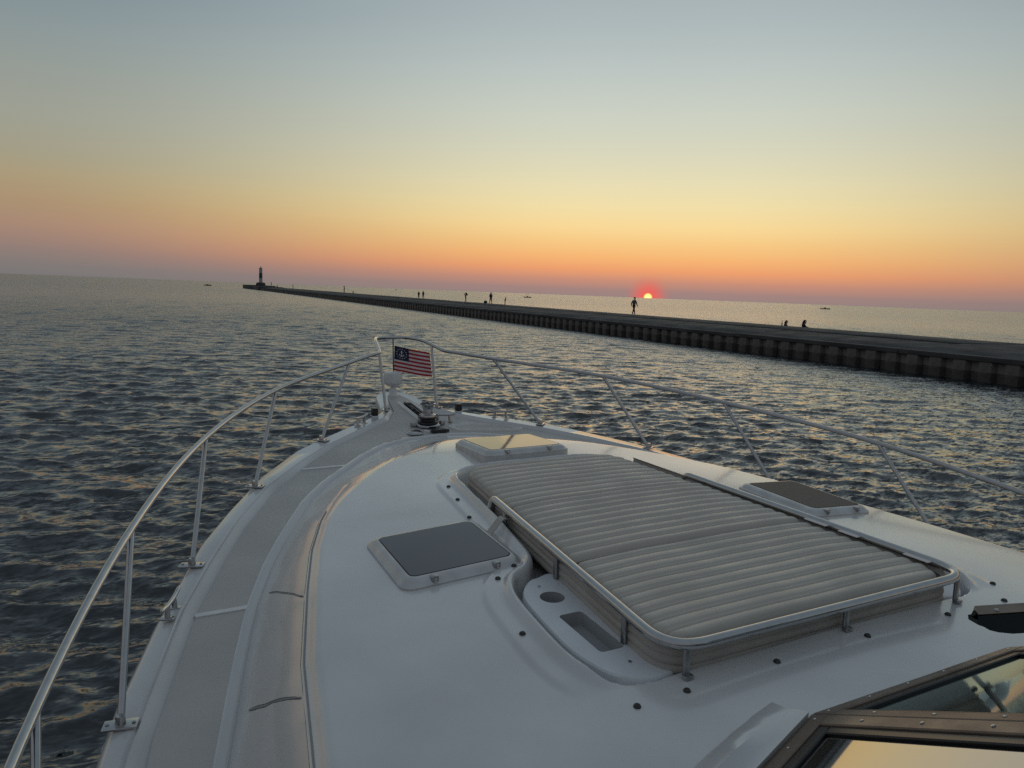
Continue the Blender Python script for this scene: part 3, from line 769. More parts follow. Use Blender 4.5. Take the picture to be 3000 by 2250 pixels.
# stanchions
def base_plate(p, parent, n=Vector((0, 0, 1)), ang=0.0):
    ax = (Vector((math.cos(ang), math.sin(ang), 0)), Vector((-math.sin(ang), math.cos(ang), 0)), Vector((0, 0, 1)))
    mb = MB(); mb.box(p + Vector((0, 0, .005)), (.10, .055, .007), ax, bev=.018); o = mb.build('base_plate', STEEL, parent)
    for a, b_ in ((-.038, 0), (.038, 0)):
        mb.v = mb.v
        q = MB(); q.lathe([(.006, 0), (.006, .003), (.003, .005)], p + ax[0] * a + Vector((0, 0, .0085)), 8); q.build('screw', STEEL_D, parent)
    return o
ST = [((.21, 5.485, None), (.222, 5.64, -.492)), ((.84, 4.90, None), (.569, 5.202, -.566)), ((1.36, 4.22, None), (1.178, 4.574, -.65)),
      ((1.74, 3.40, None), (1.637, 3.784, -.754)), ((2.01, 2.43, None), (1.961, 2.834, -.873)), ((2.14, 1.45, None), (2.17, 1.99, -1.02)), ((2.15, .1, None), (2.285, .6, -1.152))]
for sgn in (-1, 1):
    for i, (b_, t_) in enumerate(ST):
        B0 = Vector((sgn * b_[0], b_[1], zd(b_[1]) + .026)); T0 = V(sgn * t_[0], t_[1], t_[2])
        mb = MB(); mb.tube([B0 + Vector((0, 0, .002)), B0 + (T0 - B0) * .03, T0 - (T0 - B0).normalized() * .004], .0112, 12)
        o = mb.build('stanchion', STEEL, yacht)
        base_plate(B0, o, ang=math.atan2(GW(b_[1] + .1) - GW(b_[1] - .1), .2) * -sgn + (math.pi / 2 if i == 0 else 0))
        q = MB(); q.lathe([(.017, 0), (.016, .012), (.0122, .030)], B0 + Vector((0, 0, .006)), 14); q.build('socket', STEEL, o)

# ---- hatches
def hatch(cx, cy, w, l, rot=0.0, tilt=(0, 0), strap=False):
    h = empty('deck_hatch', (cx, cy, surf(cx, cy)), (tilt[0], tilt[1], rot), yacht)
    h.empty_display_size = .1
    mb = MB()
    rings = []
    for z, ins, rr in ((-.07, -.010, .05), (.006, -.010, .05), (.010, .0, .045), (.018, .004, .045), (.026, .014, .04), (.030, .026, .03), (.0305, .032, .028), (.025, .034, .028)):
        rings.append([Vector((x, y, z)) for x, y in rrect(w - 2 * ins, l - 2 * ins, rr, 6)])
    mb.loft(rings, True, True); mb.build('frame', FRAME, h, sharp=50)
    mb = MB(); mb.prism(rrect(w - .072, l - .072, .024, 5), .023, .0315, bev=.002); mb.build('pane', SMOKED, h)
    for a in (-.26, .26):
        mb = MB(); mb.box((a * w, -l / 2 + .013, .017), (.030, .028, .026), bev=.006); mb.build('hinge', STEEL_D, h)
        mb = MB(); mb.box((a * w, -l / 2 - .002, .015), (.012, .012, .020), bev=.004); mb.build('latch', STEEL, h)
    if strap:
        pts = spline([(-.055, l / 2 - .05, .0495), (-.075, l / 2 - .15, .051), (-.060, .02, .0505), (-.085, -.10, .0505), (-.125, -l / 2 + .05, .0495)], 6)
        mb = MB(); L_ = [[p + Vector((-.011, 0, 0)), p + Vector((-.011, 0, .002)), p + Vector((.011, 0, .002)), p + Vector((.011, 0, 0))] for p in pts]
        mb.loft(L_, True, True); mb.build('strap', BLACK, h).location.z = -.007
    return h
def slope(x, y):
    e = .15
    return (math.atan((surf(x, y + e) - surf(x, y - e)) / (2 * e)), -math.atan((surf(x + e, y) - surf(x - e, y)) / (2 * e)))
hp_ = hatch(-.885, 2.585, .47, .47, 0, slope(-.9, 2.6)); hp_['label'] = 'smoked hatch left of the sun pad'
hs_ = hatch(1.09, 2.60, .40, .50, 0, slope(1.05, 2.6)); [c for c in hs_.children if c.name.startswith('pane')][0].data.materials[0] = mat('dark_screen', (.035, .035, .035), .55); hs_['label'] = 'hatch beyond the sun pad on the starboard side'  # starboard pane: plain dark grey, rougher than the smoked panes
hf_ = hatch(.045, 3.815, .52, .47, 0, (-.040, 0), False); hf_.location.z += .030; hf_.location.y += .03; hf_['label'] = 'front hatch whose pane mirrors the yellow sky'

# ---- sun pad rail
def padw(y): return float(np.interp(y, [1.485, 2.857], [.661, .541]))
rz = lambda y: -.972 + (.043) * (y - 1.485) / 1.372
corn = [V(-.553, 2.875, rz(2.87) - .085), V(-.541, 2.86, rz(2.86)), V(-.661, 1.485, rz(1.485)), V(.661, 1.485, rz(1.485)), V(.541, 2.86, rz(2.86)), V(.553, 2.875, rz(2.87) - .085)]
pth = round_poly(corn, .10, 8)
pth = [corn[0]] + round_poly([corn[0], corn[1], corn[1] + (corn[2] - corn[1]) * .2], .03, 4)[1:-1] + round_poly([corn[1] + (corn[2] - corn[1]) * .15, corn[2], corn[3], corn[4] + (corn[3] - corn[4]) * .15], .13, 10)[1:-1] + round_poly([corn[4] + (corn[3] - corn[4]) * .2, corn[4], corn[5]], .03, 4)[1:-1] + [corn[5]]
mb = MB(); mb.tube(pth, .0165, 14); prail = mb.build('pad_rail', STEEL, yacht)
for x, y in ((-.60, 1.488), (.04, 1.488), (.60, 1.488), (-.560, 2.70), (-.603, 2.20), (-.645, 1.72), (.560, 2.70), (.603, 2.20), (.645, 1.72)):
    zt = EYE + rz(y) - .008; zb = surf(x, 1.465) + .001 if y < 1.5 else surf(x, y)
    ax = (Vector((1, 0, 0)), Vector((0, 1, 0)), Vector((0, 0, 1)))
    d_ = (.022, .012, zt - zb) if abs(y - 1.488) < .01 else (.012, .022, zt - zb)
    mb = MB(); mb.box((x, y, (zt + zb) / 2), d_, ax, bev=.005)
    mb.box((x, y - (.009 if y < 1.5 else 0), zb + .006), (d_[0] + .008, d_[1] + .008, .012), ax, bev=.004)
    mb.build('bracket', VINYL_S if False else STEEL_D, prail)

# ---- drink trays in the side wells
def tray(sgn):
    top = -1.033
    outl = [(.655, 2.235), (.70, 2.22), (.762, 2.15), (.792, 2.05), (.812, 1.80), (.802, 1.68), (.768, 1.585), (.70, 1.532), (.61, 1.534), (.585, 1.57), (.590, 1.75), (.585, 2.05), (.578, 2.20), (.600, 2.25)]
    pl = [(p.x * sgn, p.y) for p in spline([(a, b, 0) for a, b in outl], 4, True)]
    zt = lambda x, y: EYE + top + .033 * (y - 1.9) - .022 * 1
    hole_c = (sgn * .688, 2.075); hr = .043
    rect = [(sgn * a, b_) for a, b_ in [(.735, 1.95), (.735, 1.70), (.655, 1.70), (.655, 1.95)]]
    # tray top as a fine grid with the two openings left out
    P = np.array(pl); x0, x1 = P[:, 0].min(), P[:, 0].max(); y0, y1 = P[:, 1].min(), P[:, 1].max()
    root = empty('drink_tray', (0, 0, 0), parent=yacht)
    # outer skirt
    mb = MB(); mb.loft([[Vector((a, b_, zt(a, b_) - .055)) for a, b_ in pl], [Vector((a, b_, zt(a, b_) - .006)) for a, b_ in pl],
                        [Vector((a + (np.mean(P[:, 0]) - a) * .03, b_ + (1.9 - b_) * .008, zt(a, b_))) for a, b_ in pl]], True)
    # the flat top: triangulated by bmesh with holes
    import bmesh
    bm = bmesh.new()
    def loop(pts, z_off=0):
        vs = [bm.verts.new((a, b_, zt(a, b_) + z_off)) for a, b_ in pts]
        return [bm.edges.new((vs[i], vs[(i + 1) % len(vs)])) for i in range(len(vs))]
    outer = [(a + (np.mean(P[:, 0]) - a) * .03, b_ + (1.9 - b_) * .008) for a, b_ in pl]
    circ = [(hole_c[0] + hr * math.cos(t), hole_c[1] + hr * math.sin(t)) for t in np.linspace(0, 2 * math.pi, 28, endpoint=False)]
    rr = [(sgn * .695 + x, 1.825 + y) for x, y in rrect(.088, .25, .014, 3)]
    es = loop(outer) + loop(circ) + loop(rr)
    bmesh.ops.triangle_fill(bm, use_beauty=True, use_dissolve=False, edges=es)
    bm.normal_update()
    vs = [v.co.copy() for v in bm.verts]; bm.verts.index_update(); fs = [tuple(v.index for v in f.verts) for f in bm.faces]
    fs = [f for f in fs if not (inside(np.array([[sum(vs[i].x for i in f) / 3, sum(vs[i].y for i in f) / 3]]), np.array(rr))[0] or (Vector((sum(vs[i].x for i in f) / 3 - hole_c[0], sum(vs[i].y for i in f) / 3 - hole_c[1])).length < hr * .97))]
    bm.free(); mb.add(vs, fs); mb.build('tray_top', TRAY, root, sharp=30)
    mb = MB(); mb.loft([[Vector((a, b_, zt(a, b_))) for a, b_ in circ], [Vector((hole_c[0] + (a - hole_c[0]) * .92, hole_c[1] + (b_ - hole_c[1]) * .92, zt(a, b_) - .07)) for a, b_ in circ]], True)
    mb.f.append(tuple(range(28, 56))); mb.build('cup_holder', TRAYB, root)
    mb = MB(); mb.loft([[Vector((a, b_, zt(a, b_))) for a, b_ in rr], [Vector((sgn * .695 + (a - sgn * .695) * .94, 1.825 + (b_ - 1.825) * .97, zt(a, b_) - .045)) for a, b_ in rr]], True)
    n_ = len(rr); mb.f.append(tuple(range(n_, 2 * n_))); mb.build('storage_recess', TRAYB, root, sharp=40)
    for yy_ in (2.165, 1.625):
        q = MB(); q.lathe([(.006, 0), (.006, .002), (.002, .003)], (sgn * .69, yy_, zt(.69, yy_)), 8); q.build('screw', STEEL_D, root)
for sgn in (-1, 1): tray(sgn)

# ---- snap fasteners around the pad
sn = MB(); sn.lathe([(.0105, 0), (.0105, .003), (.0075, .007), (.003, .0085)], (0, 0, 0), 12)
snap0 = sn.build('snap_button', DARKM, yacht); k = 0
for x, y in ((-.565, 3.32), (-.60, 3.12), (-.645, 2.88), (-.675, 2.60), (-.70, 2.34), (-.80, 2.27), (-.90, 1.89), (-.80, 1.44), (-.64, 1.435), (-.31, 1.435), (.07, 1.43), (.47, 1.43), (.80, 1.435), (.93, 1.55), (.90, 1.89), (.675, 2.60), (.60, 3.12)):
    o = snap0 if k == 0 else snap0.copy()
    if k: COL.objects.link(o); o.parent = yacht
    o.location = (x, y, surf(x, y)); k += 1

# ---- foredeck gear
def cleat(p, ang, L_=.20, name='cleat'):
    c = empty(name, p, (0, 0, ang), yacht)
    mb = MB(); mb.tube(spline([(-L_ / 2, 0, .062), (-L_ / 4, 0, .052), (0, 0, .050), (L_ / 4, 0, .052), (L_ / 2, 0, .062)], 4), [.005] + [.009] * 15 + [.005], 10); mb.build('horn', STEEL, c)
    for a in (-.042, .042):
        mb = MB(); mb.tube([(a * 1.15, 0, 0), (a, 0, .05)], [.012, .008], 10); mb.build('foot', STEEL, c)
        mb = MB(); mb.box((a * 1.15, 0, .004), (.03, .052, .007), bev=.01); mb.build('flange', STEEL, c)
def rimz(y): return zd(y) + .028
cleat((-.49, 5.185, rimz(5.18)), math.atan2(-.72, .78) + math.pi / 2 + 1.55 - math.pi / 2 + .0)
cleat((.60, 5.12, rimz(5.12)), math.atan2(-.72, .78) + 0.05)
cleat((-1.84, 3.03, rimz(3.03)), math.radians(72), .24)
cleat((1.84, 3.03, rimz(3.03)), math.radians(-72), .24)
cleat((.145, 5.17, zd(5.17) + .012), math.radians(-25), .18)
for x, y in ((-.335, 5.37), (.345, 5.36)):
    mb = MB(); mb.box((x, y, rimz(y) + .024), (.046, .06, .050), bev=.012); lt_ = mb.build('navigation_light', BLACK, yacht)
    mb = MB(); mb.box((x, y, rimz(y) + .052), (.040, .054, .006), bev=.01); mb.build('light_cap', BLACK, lt_)
    mb = MB(); mb.box((x, y + .0, rimz(y) - .004), (.05, .064, .008), bev=.01); mb.build('light_foot', WHITEP, lt_)
# anchor slot: flat black sheet painted in for the shade down inside it
zs = lambda y: zd(y) + .012
cxs = lambda y: .028 - (y - 5.24) * .03
mb = MB(); mb.add([Vector((cxs(y) + x, y, zs(y) + .003)) for x, y in ((-.044, 5.26), (.044, 5.26), (.040, 5.68), (-.040, 5.68))], [(0, 1, 2, 3)])
mb.build('anchor_slot_shade', BLACK, yacht, smooth=False)
for a in (-1, 1):
    mb = MB(); L_ = []
    for y in np.linspace(5.24, 5.70, 8):
        w = .044; c = cxs(y); L_.append([Vector((c + a * (w - .004), y, zs(y))), Vector((c + a * (w - .004), y, zs(y) + .014)), Vector((c + a * (w + .020), y, zs(y) + .014)), Vector((c + a * (w + .024), y, zs(y)))])
    mb.loft(L_, True, True); mb.build('slot_rim', WHITEP, yacht, smooth=False)
mb = MB(); mb.tube([(.02, 5.28, zs(5.28) + .014), (.01, 5.5, zs(5.5) + .016), (.0, 5.66, zs(5.66) + .014)], [.009, .011, .010], 8)
mb.box((.012, 5.62, zs(5.62) + .014), (.045, .06, .022), bev=.008); mb.build('anchor_shank', DARKM, yacht)
mb = MB()
for i in range(9):
    y = 5.19 + i * .034; mb.lathe([(.012, -.004), (.016, 0), (.012, .004)], (0, y, zs(y) + .018), 8, ax=(Vector((1, 0, 0)), Vector((0, 0, 1)), Vector((0, 1, 0))) if i % 2 else None)
mb.build('anchor_chain', DARKM, yacht)
# windlass
wl = empty('windlass', (-.01, 5.10, zd(5.10) + .011), parent=yacht)
mb = MB(); mb.lathe([(.098, 0), (.098, .010), (.088, .018), (.03, .020)], n=32); mb.build('base_plate', STEEL, wl)
mb = MB(); mb.lathe([(.070, .018), (.078, .022), (.078, .030), (.056, .042), (.056, .052), (.076, .064), (.074, .070), (.03, .072)], n=28); mb.build('gypsy', DARKM, wl)
mb = MB(); mb.lathe([(.062, .072), (.060, .084), (.040, .092), (.036, .120), (.044, .150), (.058, .162), (.058, .168), (.02, .172)], n=28); mb.build('drum', STEEL, wl)
mb = MB(); mb.box((0, 0, .178), (.095, .016, .014), bev=.004); mb.box((0, 0, .176), (.016, .09, .010), bev=.003); mb.build('clutch_nut', STEEL_D, wl)
mb = MB(); mb.box((-.115, -.01, .018), (.045, .03, .03), bev=.008); mb.build('chain_guide', STEEL_D, wl)
mb = MB(); mb.box((.112, -.01, .018), (.040, .034, .03), bev=.008); mb.build('chain_guide', STEEL_D, wl)
# foot switches
mb = MB(); mb.lathe([(.058, 0), (.060, .004), (.050, .014), (.035, .018), (.0, .019)], (-.165, 4.945, zd(4.945) + .011), 24)
o = mb.build('deck_filler', STEEL, yacht)
q = MB(); q.lathe([(.024, 0), (.022, .006), (.0, .009)], (-.15, 4.95, zd(4.95) + .028), 16); q.build('filler_cap', BLACK, o)
mb = MB(); mb.box((.015, 4.93, zd(4.93) + .024), (.115, .055, .028), bev=.02); o = mb.build('foot_switch', BLACK, yacht)
q = MB(); q.box((.082, 4.945, zd(4.93) + .02), (.03, .03, .02), bev=.008); q.build('switch_lug', BLACK, o)
q = MB(); q.tube([(-.052, 4.94, zd(4.93) + .02), (-.075, 4.985, zd(4.95) + .016)], .010, 8); q.build('grip', WHITEP, o)
# anchor locker lid
lid = [(.115, 5.005), (.140, 5.045), (.30, 5.07), (.62, 4.925), (.665, 4.87), (.64, 4.835), (.19, 4.905)]
lid = [(.13, 5.035), (.30, 5.065), (.63, 4.905), (.665, 4.862), (.64, 4.838), (.19, 4.915), (.165, 4.93), (.118, 5.005)]
lid = [q for i in range(8) for q in [(lid[i][0] * (1 - t) + lid[(i + 1) % 8][0] * t, lid[i][1] * (1 - t) + lid[(i + 1) % 8][1] * t) for t in (0, .25, .5, .75)]]
def lidring(ins, dz):
    cx, cy = .37, 4.96; return [Vector((a + (cx - a) * ins, b_ + (cy - b_) * ins * 1.9, zd(b_) + dz)) for a, b_ in lid]
mb = MB(); mb.loft([lidring(0, .010), lidring(.012, .026), lidring(.05, .026), lidring(.075, .012)], True); lk = mb.build('locker_rim', WHITEP, yacht)
mb = MB(); mb.loft([lidring(.09, .010), lidring(.10, .020), lidring(.145, .020), lidring(.155, .016)], True); mb.build('lid_border', WHITEP, lk)
mb = MB(); mb.v = [tuple(p) for p in lidring(.15, .0165)]; mb.f = [tuple(range(len(lid)))]; mb.build('locker_lid', NONSKID, lk, smooth=False)
q = MB(); q.box((.235, 4.925, zd(4.925) + .020), (.03, .014, .008), bev=.004); q.build('lid_catch', WHITEP, lk)
# searchlight
sl_ = empty('searchlight', (-.005, 5.945, zd(5.945) + .004), parent=yacht)
mb = MB(); mb.lathe([(.040, 0), (.040, .008), (.034, .016), (.032, .062), (.026, .070), (.012, .086), (.010, .094)], n=22); mb.build('pedestal', WHITEP, sl_)
mb = MB(); mb.box((0, 0, .148), (.152, .125, .118), bev=.052); hd_ = mb.build('lamp_head', WHITEP, sl_)
mb = MB(); mb.prism(rrect(.11, .075, .03, 5), 0, .006, ax=(Vector((1, 0, 0)), Vector((0, 0, 1)), Vector((0, 1, 0))), o=(0, .0565, .148)); mb.build('lens', SMOKED, hd_)

# ---- windscreen
KP = V(-.42, 1.21, -1.072)
mdir = Vector((0, -.885, .465)).normalized()
def panel(P0, b_, m_, width, height, glass, name, drop=0.0, end_bar=True):
    """frame bars and pane in the plane spanned by base direction b_ and rake direction m_"""
    b_ = b_.normalized(); n = b_.cross(m_).normalized()
    if n.z < 0: n = -n
    v = n.cross(b_).normalized();
    if v.z < 0: v = -v
    root = yacht
    sh = m_.dot(b_)
    def pt(s_, t_, o_): # s along base, t along rake dir (in panel), o out of plane
        return P0 + b_ * s_ + m_ * t_ + n * o_
    def bar(nm, s0, s1, t0, t1, o0, o1, m, par):
        mb = MB(); c = [pt(s_, t_, o_) for o_ in (o0, o1) for s_, t_ in ((s0[0], t0), (s1[0], t0), (s1[1], t1), (s0[1], t1))]
        e = .003
        c2 = [pt(s_, t_, o1) for s_, t_ in ((s0[0] + e, t0 + e), (s1[0] - e, t0 + e), (s1[1] - e, t1 - e), (s0[1] + e, t1 - e))]
        for i in range(4): c[4 + i] = c[4 + i] - n * .003
        mb.add(c + c2, [(3, 2, 1, 0), (0, 1, 5, 4), (1, 2, 6, 5), (2, 3, 7, 6), (3, 0, 4, 7), (4, 5, 9, 8), (5, 6, 10, 9), (6, 7, 11, 10), (7, 4, 8, 11), (8, 9, 10, 11)])
        return mb.build(nm, m, par, smooth=False)
    fw, gw = .052, .032; W_, H_ = width, height
    fr = bar('windscreen_frame', (0, 0), (W_, W_), 0, fw, -.03, .008, BRONZE, yacht)
    bar('upright', (0, 0), (fw, fw), fw, H_, -.03, .0075, BRONZE, fr)
    bar('upright', (W_ - fw, W_ - fw), (W_, W_), fw, H_, -.03, .0075, BRONZE, fr)
    bar('top_bar', (fw, fw), (W_ - fw, W_ - fw), H_ - fw, H_, -.03, .0075, BRONZE, fr)
    bar('gasket', (fw, fw), (W_ - fw, W_ - fw), fw, fw + gw, -.02, .002, RUBBER, fr)
    bar('gasket', (fw, fw), (fw + gw, fw + gw), fw + gw, H_ - fw, -.02, .0018, RUBBER, fr)
    bar('gasket', (W_ - fw - gw, W_ - fw - gw), (W_ - fw, W_ - fw), fw + gw, H_ - fw, -.02, .0018, RUBBER, fr)
    bar('pane', (fw + gw, fw + gw), (W_ - fw - gw, W_ - fw - gw), fw + gw, H_ - fw, -.012, -.006, glass, fr)
    k = 0
    sc = MB(); sc.lathe([(.0048, 0), (.0045, .0015), (.002, .0025)], (0, 0, 0), 8, ax=(b_, v, n))
    pts = [(s_, fw * .5) for s_ in np.arange(.03, W_, .155)] + [(fw * .5, t_) for t_ in np.arange(.17, H_, .16)]
    s0 = None
    for s_, t_ in pts:
        if s0 is None: s0 = sc.build('screw', STEEL, fr); o = s0
        else: o = s0.copy(); COL.objects.link(o); o.parent = fr
        o.location = pt(s_, t_, .0082)
    return fr
def glass_mat(name, tint, ior, refl):
    m = bpy.data.materials.new(name); m.use_nodes = True; nt = m.node_tree; nt.nodes.clear()
    out = nt.nodes.new('ShaderNodeOutputMaterial'); mx = nt.nodes.new('ShaderNodeMixShader'); f = nt.nodes.new('ShaderNodeFresnel'); f.inputs[0].default_value = ior
    tr = nt.nodes.new('ShaderNodeBsdfTransparent'); tr.inputs[0].default_value = tint + (1,)
    gl = nt.nodes.new('ShaderNodeBsdfGlossy'); gl.inputs['Color'].default_value = refl + (1,); gl.inputs['Roughness'].default_value = .04
    nt.links.new(f.outputs[0], mx.inputs[0]); nt.links.new(tr.outputs[0], mx.inputs[1]); nt.links.new(gl.outputs[0], mx.inputs[2]); nt.links.new(mx.outputs[0], out.inputs[0])
    return m
GLA = glass_mat('coated_glass', (.10, .12, .11), 5.0, (.95, .95, .93))
GLB = glass_mat('green_tinted_glass', (.34, .47, .43), 1.5, (.45, .52, .50))
panel(KP, Vector((-.26, -.09, -.01)), mdir, 1.05, .78, GLA, 'a')
panel(KP + Vector((.002, 0, 0)), Vector((1, .0, 0)), mdir, .838, .78, GLB, 'b')
panel(V(.42, 1.21, -1.072), Vector((.26, -.09, -.01)), mdir, 1.05, .78, GLB, 'c')
# raised sill under the port wing of the screen
mb = MB(); rings = []
bd = Vector((-.26, -.09, 0)).normalized(); nd = Vector((.327, -.945, 0)) * -1
for q in range(12):
    s_ = .02 + q * .095; w_ = min(1, (q / 3.0 + .02))
    c = KP + bd * s_ + Vector((0, 0, -.004)); zz = lambda p: surf(p.x, p.y)
    a0 = c + nd * .004; a1 = c + nd * .03; a2 = c + nd * .06; a3 = c + nd * .10
    rings.append([Vector((a0.x, a0.y, zz(a0) - .02)), Vector((a0.x, a0.y, zz(a0) + .016)), Vector((a1.x, a1.y, zz(a1) + .012)), Vector((a2.x, a2.y, zz(a2) + .030 * w_)), Vector((a3.x, a3.y, zz(a3) + .014 * w_)), Vector((a3.x + nd.x * .03, a3.y + nd.y * .03, zz(a3) - .01))])
mb.loft(rings, False, False); mb.build('screen_sill', GELW, yacht)
# end of an opened vent frame, upper right
mb = MB()
A = V(-.19, .965, -.742); Bv = V(.35, .80, -.742); nv_ = Vector((.3, .95, 0)).normalized()
prof = [(0, 0), (.003, -.012), (.02, -.018), (.035, -.027), (.06, -.034), (.10, -.040), (.6, -.044)]
dirv = (Bv - A).normalized(); sidev = Vector((dirv.y, -dirv.x, 0)) * -1
top = [A + dirv * a for a, b_ in prof]; bot = [A + dirv * a + Vector((0, 0, b_ - .010)) for a, b_ in prof]
topb = [p + sidev * (.004 + .030 * min(1, i / 2.0)) + Vector((0, 0, .004)) for i, p in enumerate(top)]; botb = [p + sidev * .03 for p in bot]
mb.loft([top, bot, botb, topb, top], False); 
vf = mb.build('vent_frame_side', RUBBER, yacht, smooth=False)
mb = MB(); mb.loft([[p + Vector((0, 0, .004)) for p in top], [p + Vector((0, 0, .005)) for p in topb]], False); mb.build('vent_frame_top', BRONZE, vf, smooth=False)
q = MB(); q.lathe([(.006, 0), (.004, .003)], A + dirv * .06 + sidev * .012 + Vector((0, 0, .006)), 8); q.build('screw', STEEL_D, vf)
# dashboard and cockpit well below the glass
mb = MB()
xs_ = np.linspace(-1.6, 1.6, 25)
L_ = []
for (dy, dz) in ((-.01, -1.10), (-.25, -1.16), (-.55, -1.19), (-.62, -1.23), (-.66, -1.50), (-.70, -2.0), (-3.2, -2.05)):
    L_.append([Vector((x, min(float(ws_y(x)), 1.21) + dy if dz > -1.6 else (float(ws_y(x)) * .3 + dy), EYE + dz)) for x in xs_])
mb.loft(L_, False); mb.build('dashboard', INTER, yacht)
mb = MB(); mb.box((.42, .93, EYE - 1.12), (.34, .18, .10), bev=.03); mb.build('instrument_pod', RUBBER, yacht)
mb = MB(); mb.tube([(.95 + .2 * math.cos(t), .62, EYE - 1.06 + .2 * math.sin(t)) for t in np.linspace(0, 2 * math.pi, 25)], .014, 8); mb.build('steering_wheel', STEEL, yacht)
mb = MB(); mb.tube(spline([(-.1, 1.10, EYE - 1.115), (.2, .98, EYE - 1.10), (.5, .85, EYE - 1.12)], 5), .008, 6); mb.build('wiper_arm', STEEL_D, yacht)

# ------------------------------------------------------------------ sun pad (lies in the well, held by straps)
PB = Vector((0, 1.5, surf(0, 2.2)))
pad = boat_thing('sun_pad', PB)
props(pad, 'grey ribbed vinyl sun pad in three sections on the white foredeck', 'sun pad')
def pw2(y):
    w = float(np.interp(y, [1.485, 2.857, 3.45], [.650, .530, .468])); return w
def cushion(y0, y1, nrib, zt0, first=False, last=False):
    nx, ny = 60, nrib * 14; V_ = []; F_ = []
    z_b = lambda y: EYE + rz(y) - .105
    for i in range(ny + 1):
        y = y0 + (y1 - y0) * i / ny; t = i / ny
        for j in range(nx + 1):
            u = -1 + 2 * j / nx; w = pw2(y)
            if first:  # front corners rounded
                e = max(0, (y - (y1 - .11)) / .11); w = w - .11 * (1 - math.sqrt(max(0, 1 - e * e)))
            if last:
                e = max(0, ((y0 + .12 - y) / .12)); w = w - .12 * (1 - math.sqrt(max(0, 1 - e * e)))
            x = u * w
            f_ = (t * nrib) % 1.0; rib = abs(math.sin(math.pi * t * nrib)) ** .42 - (0 if first else .32 * math.exp(-((f_ - .20) / .05) ** 2))
            ex = (1 - abs(u)) * w; ed = min(1, ex / .045); edge = math.sqrt(max(0, 1 - (1 - ed) ** 2))
            e2 = min(1, min(t, 1 - t) * (y1 - y0) / .03); edge *= math.sqrt(max(0, 1 - (1 - e2) ** 2)) * .6 + .4
            wob = .0015 * math.sin(x * 5 + y * 3) + .0008 * math.sin(x * 17 - y * 9)
            zt = EYE + rz(y) + zt0 + .001 + .012 * rib + wob * .8 - .016 * abs(u) ** 4
            V_.append((x, y, z_b(y) + (zt - z_b(y)) * (.30 + .70 * edge)))
    for i in range(ny):
        for j in range(nx):
            k = i * (nx + 1) + j; F_.append((k, k + 1, k + nx + 2, k + nx + 1))
    # skirts down the outside
    n0 = len(V_); border = [j for j in range(nx + 1)] + [i * (nx + 1) + nx for i in range(1, ny + 1)] + [ny * (nx + 1) + j for j in range(nx - 1, -1, -1)] + [i * (nx + 1) for i in range(ny - 1, 0, -1)]
    for b_ in border: V_.append((V_[b_][0] * .998, V_[b_][1], z_b(V_[b_][1])))
    m_ = len(border)
    for a in range(m_): F_.append((border[(a + 1) % m_], border[a], n0 + a, n0 + (a + 1) % m_))
    V_ = [Vector(v) - PB for v in V_]
    return mesh_obj('cushion_section', V_, F_, VINYL, pad, sharp=70)
cushion(2.745, 3.38, 10, -.008, first=True)
cushion(2.135, 2.742, 10, .0)
cushion(1.525, 2.132, 10, -.004, last=True)
# piping between sections
for y in (2.7435, 2.1335):
    mb = MB(); w = pw2(y) - .02
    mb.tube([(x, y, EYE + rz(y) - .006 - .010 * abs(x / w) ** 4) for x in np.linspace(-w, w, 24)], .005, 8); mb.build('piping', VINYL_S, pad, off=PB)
# pleated valance round the outside of the pad
vp = round_poly([(-pw2(3.24), 3.24, 0), (-pw2(2.4), 2.4, 0), (-.648, 1.520, 0), (.648, 1.520, 0), (pw2(2.4), 2.4, 0), (pw2(3.24), 3.24, 0)], .125, 10)
vp = [p for i, p in enumerate(vp)]
fine = []
for a, b_ in zip(vp[:-1], vp[1:]):
    nseg = max(1, int((b_ - a).length / .04)); fine += [a + (b_ - a) * (k / nseg) for k in range(nseg)]
fine.append(vp[-1])
mb = MB(); L_ = []
for k in range(17):
    zz = -.002 - .108 * k / 16; row = []
    for i, p in enumerate(fine):
        t_ = (fine[min(i + 1, len(fine) - 1)] - fine[max(i - 1, 0)]).normalized(); n_ = Vector((t_.y, -t_.x, 0))
        if n_.dot(Vector((p.x, p.y - 2.4, 0))) < 0: n_ = -n_
        o_ = .002 + .006 * abs(math.sin(k * math.pi / 4)) ** .7
        row.append(Vector((p.x, p.y, EYE + rz(p.y) + zz)) + n_ * o_)
    L_.append(row)
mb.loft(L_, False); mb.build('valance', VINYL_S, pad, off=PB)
# strap with snap on the port side
mb = MB(); L_ = []
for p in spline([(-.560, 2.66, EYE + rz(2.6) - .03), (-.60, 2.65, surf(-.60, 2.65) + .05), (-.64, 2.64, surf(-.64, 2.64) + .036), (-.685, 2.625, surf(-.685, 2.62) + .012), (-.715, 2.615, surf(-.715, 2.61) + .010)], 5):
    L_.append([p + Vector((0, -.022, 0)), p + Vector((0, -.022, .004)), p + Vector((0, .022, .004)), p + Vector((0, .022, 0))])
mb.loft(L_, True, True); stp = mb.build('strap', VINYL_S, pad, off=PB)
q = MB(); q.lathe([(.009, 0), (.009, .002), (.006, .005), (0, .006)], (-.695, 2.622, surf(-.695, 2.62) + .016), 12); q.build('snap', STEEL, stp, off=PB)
# pale tags at the starboard edge
for y0, y1 in ((2.13, 2.02), (1.97, 1.88), (1.70, 1.60)):
    xa = pw2((y0 + y1) / 2) - .022
    mb = MB(); mb.box((xa, (y0 + y1) / 2, EYE + rz((y0 + y1) / 2) + .006), (.022, y0 - y1, .004), bev=.002); mb.build('tag', WHT, pad, off=PB)

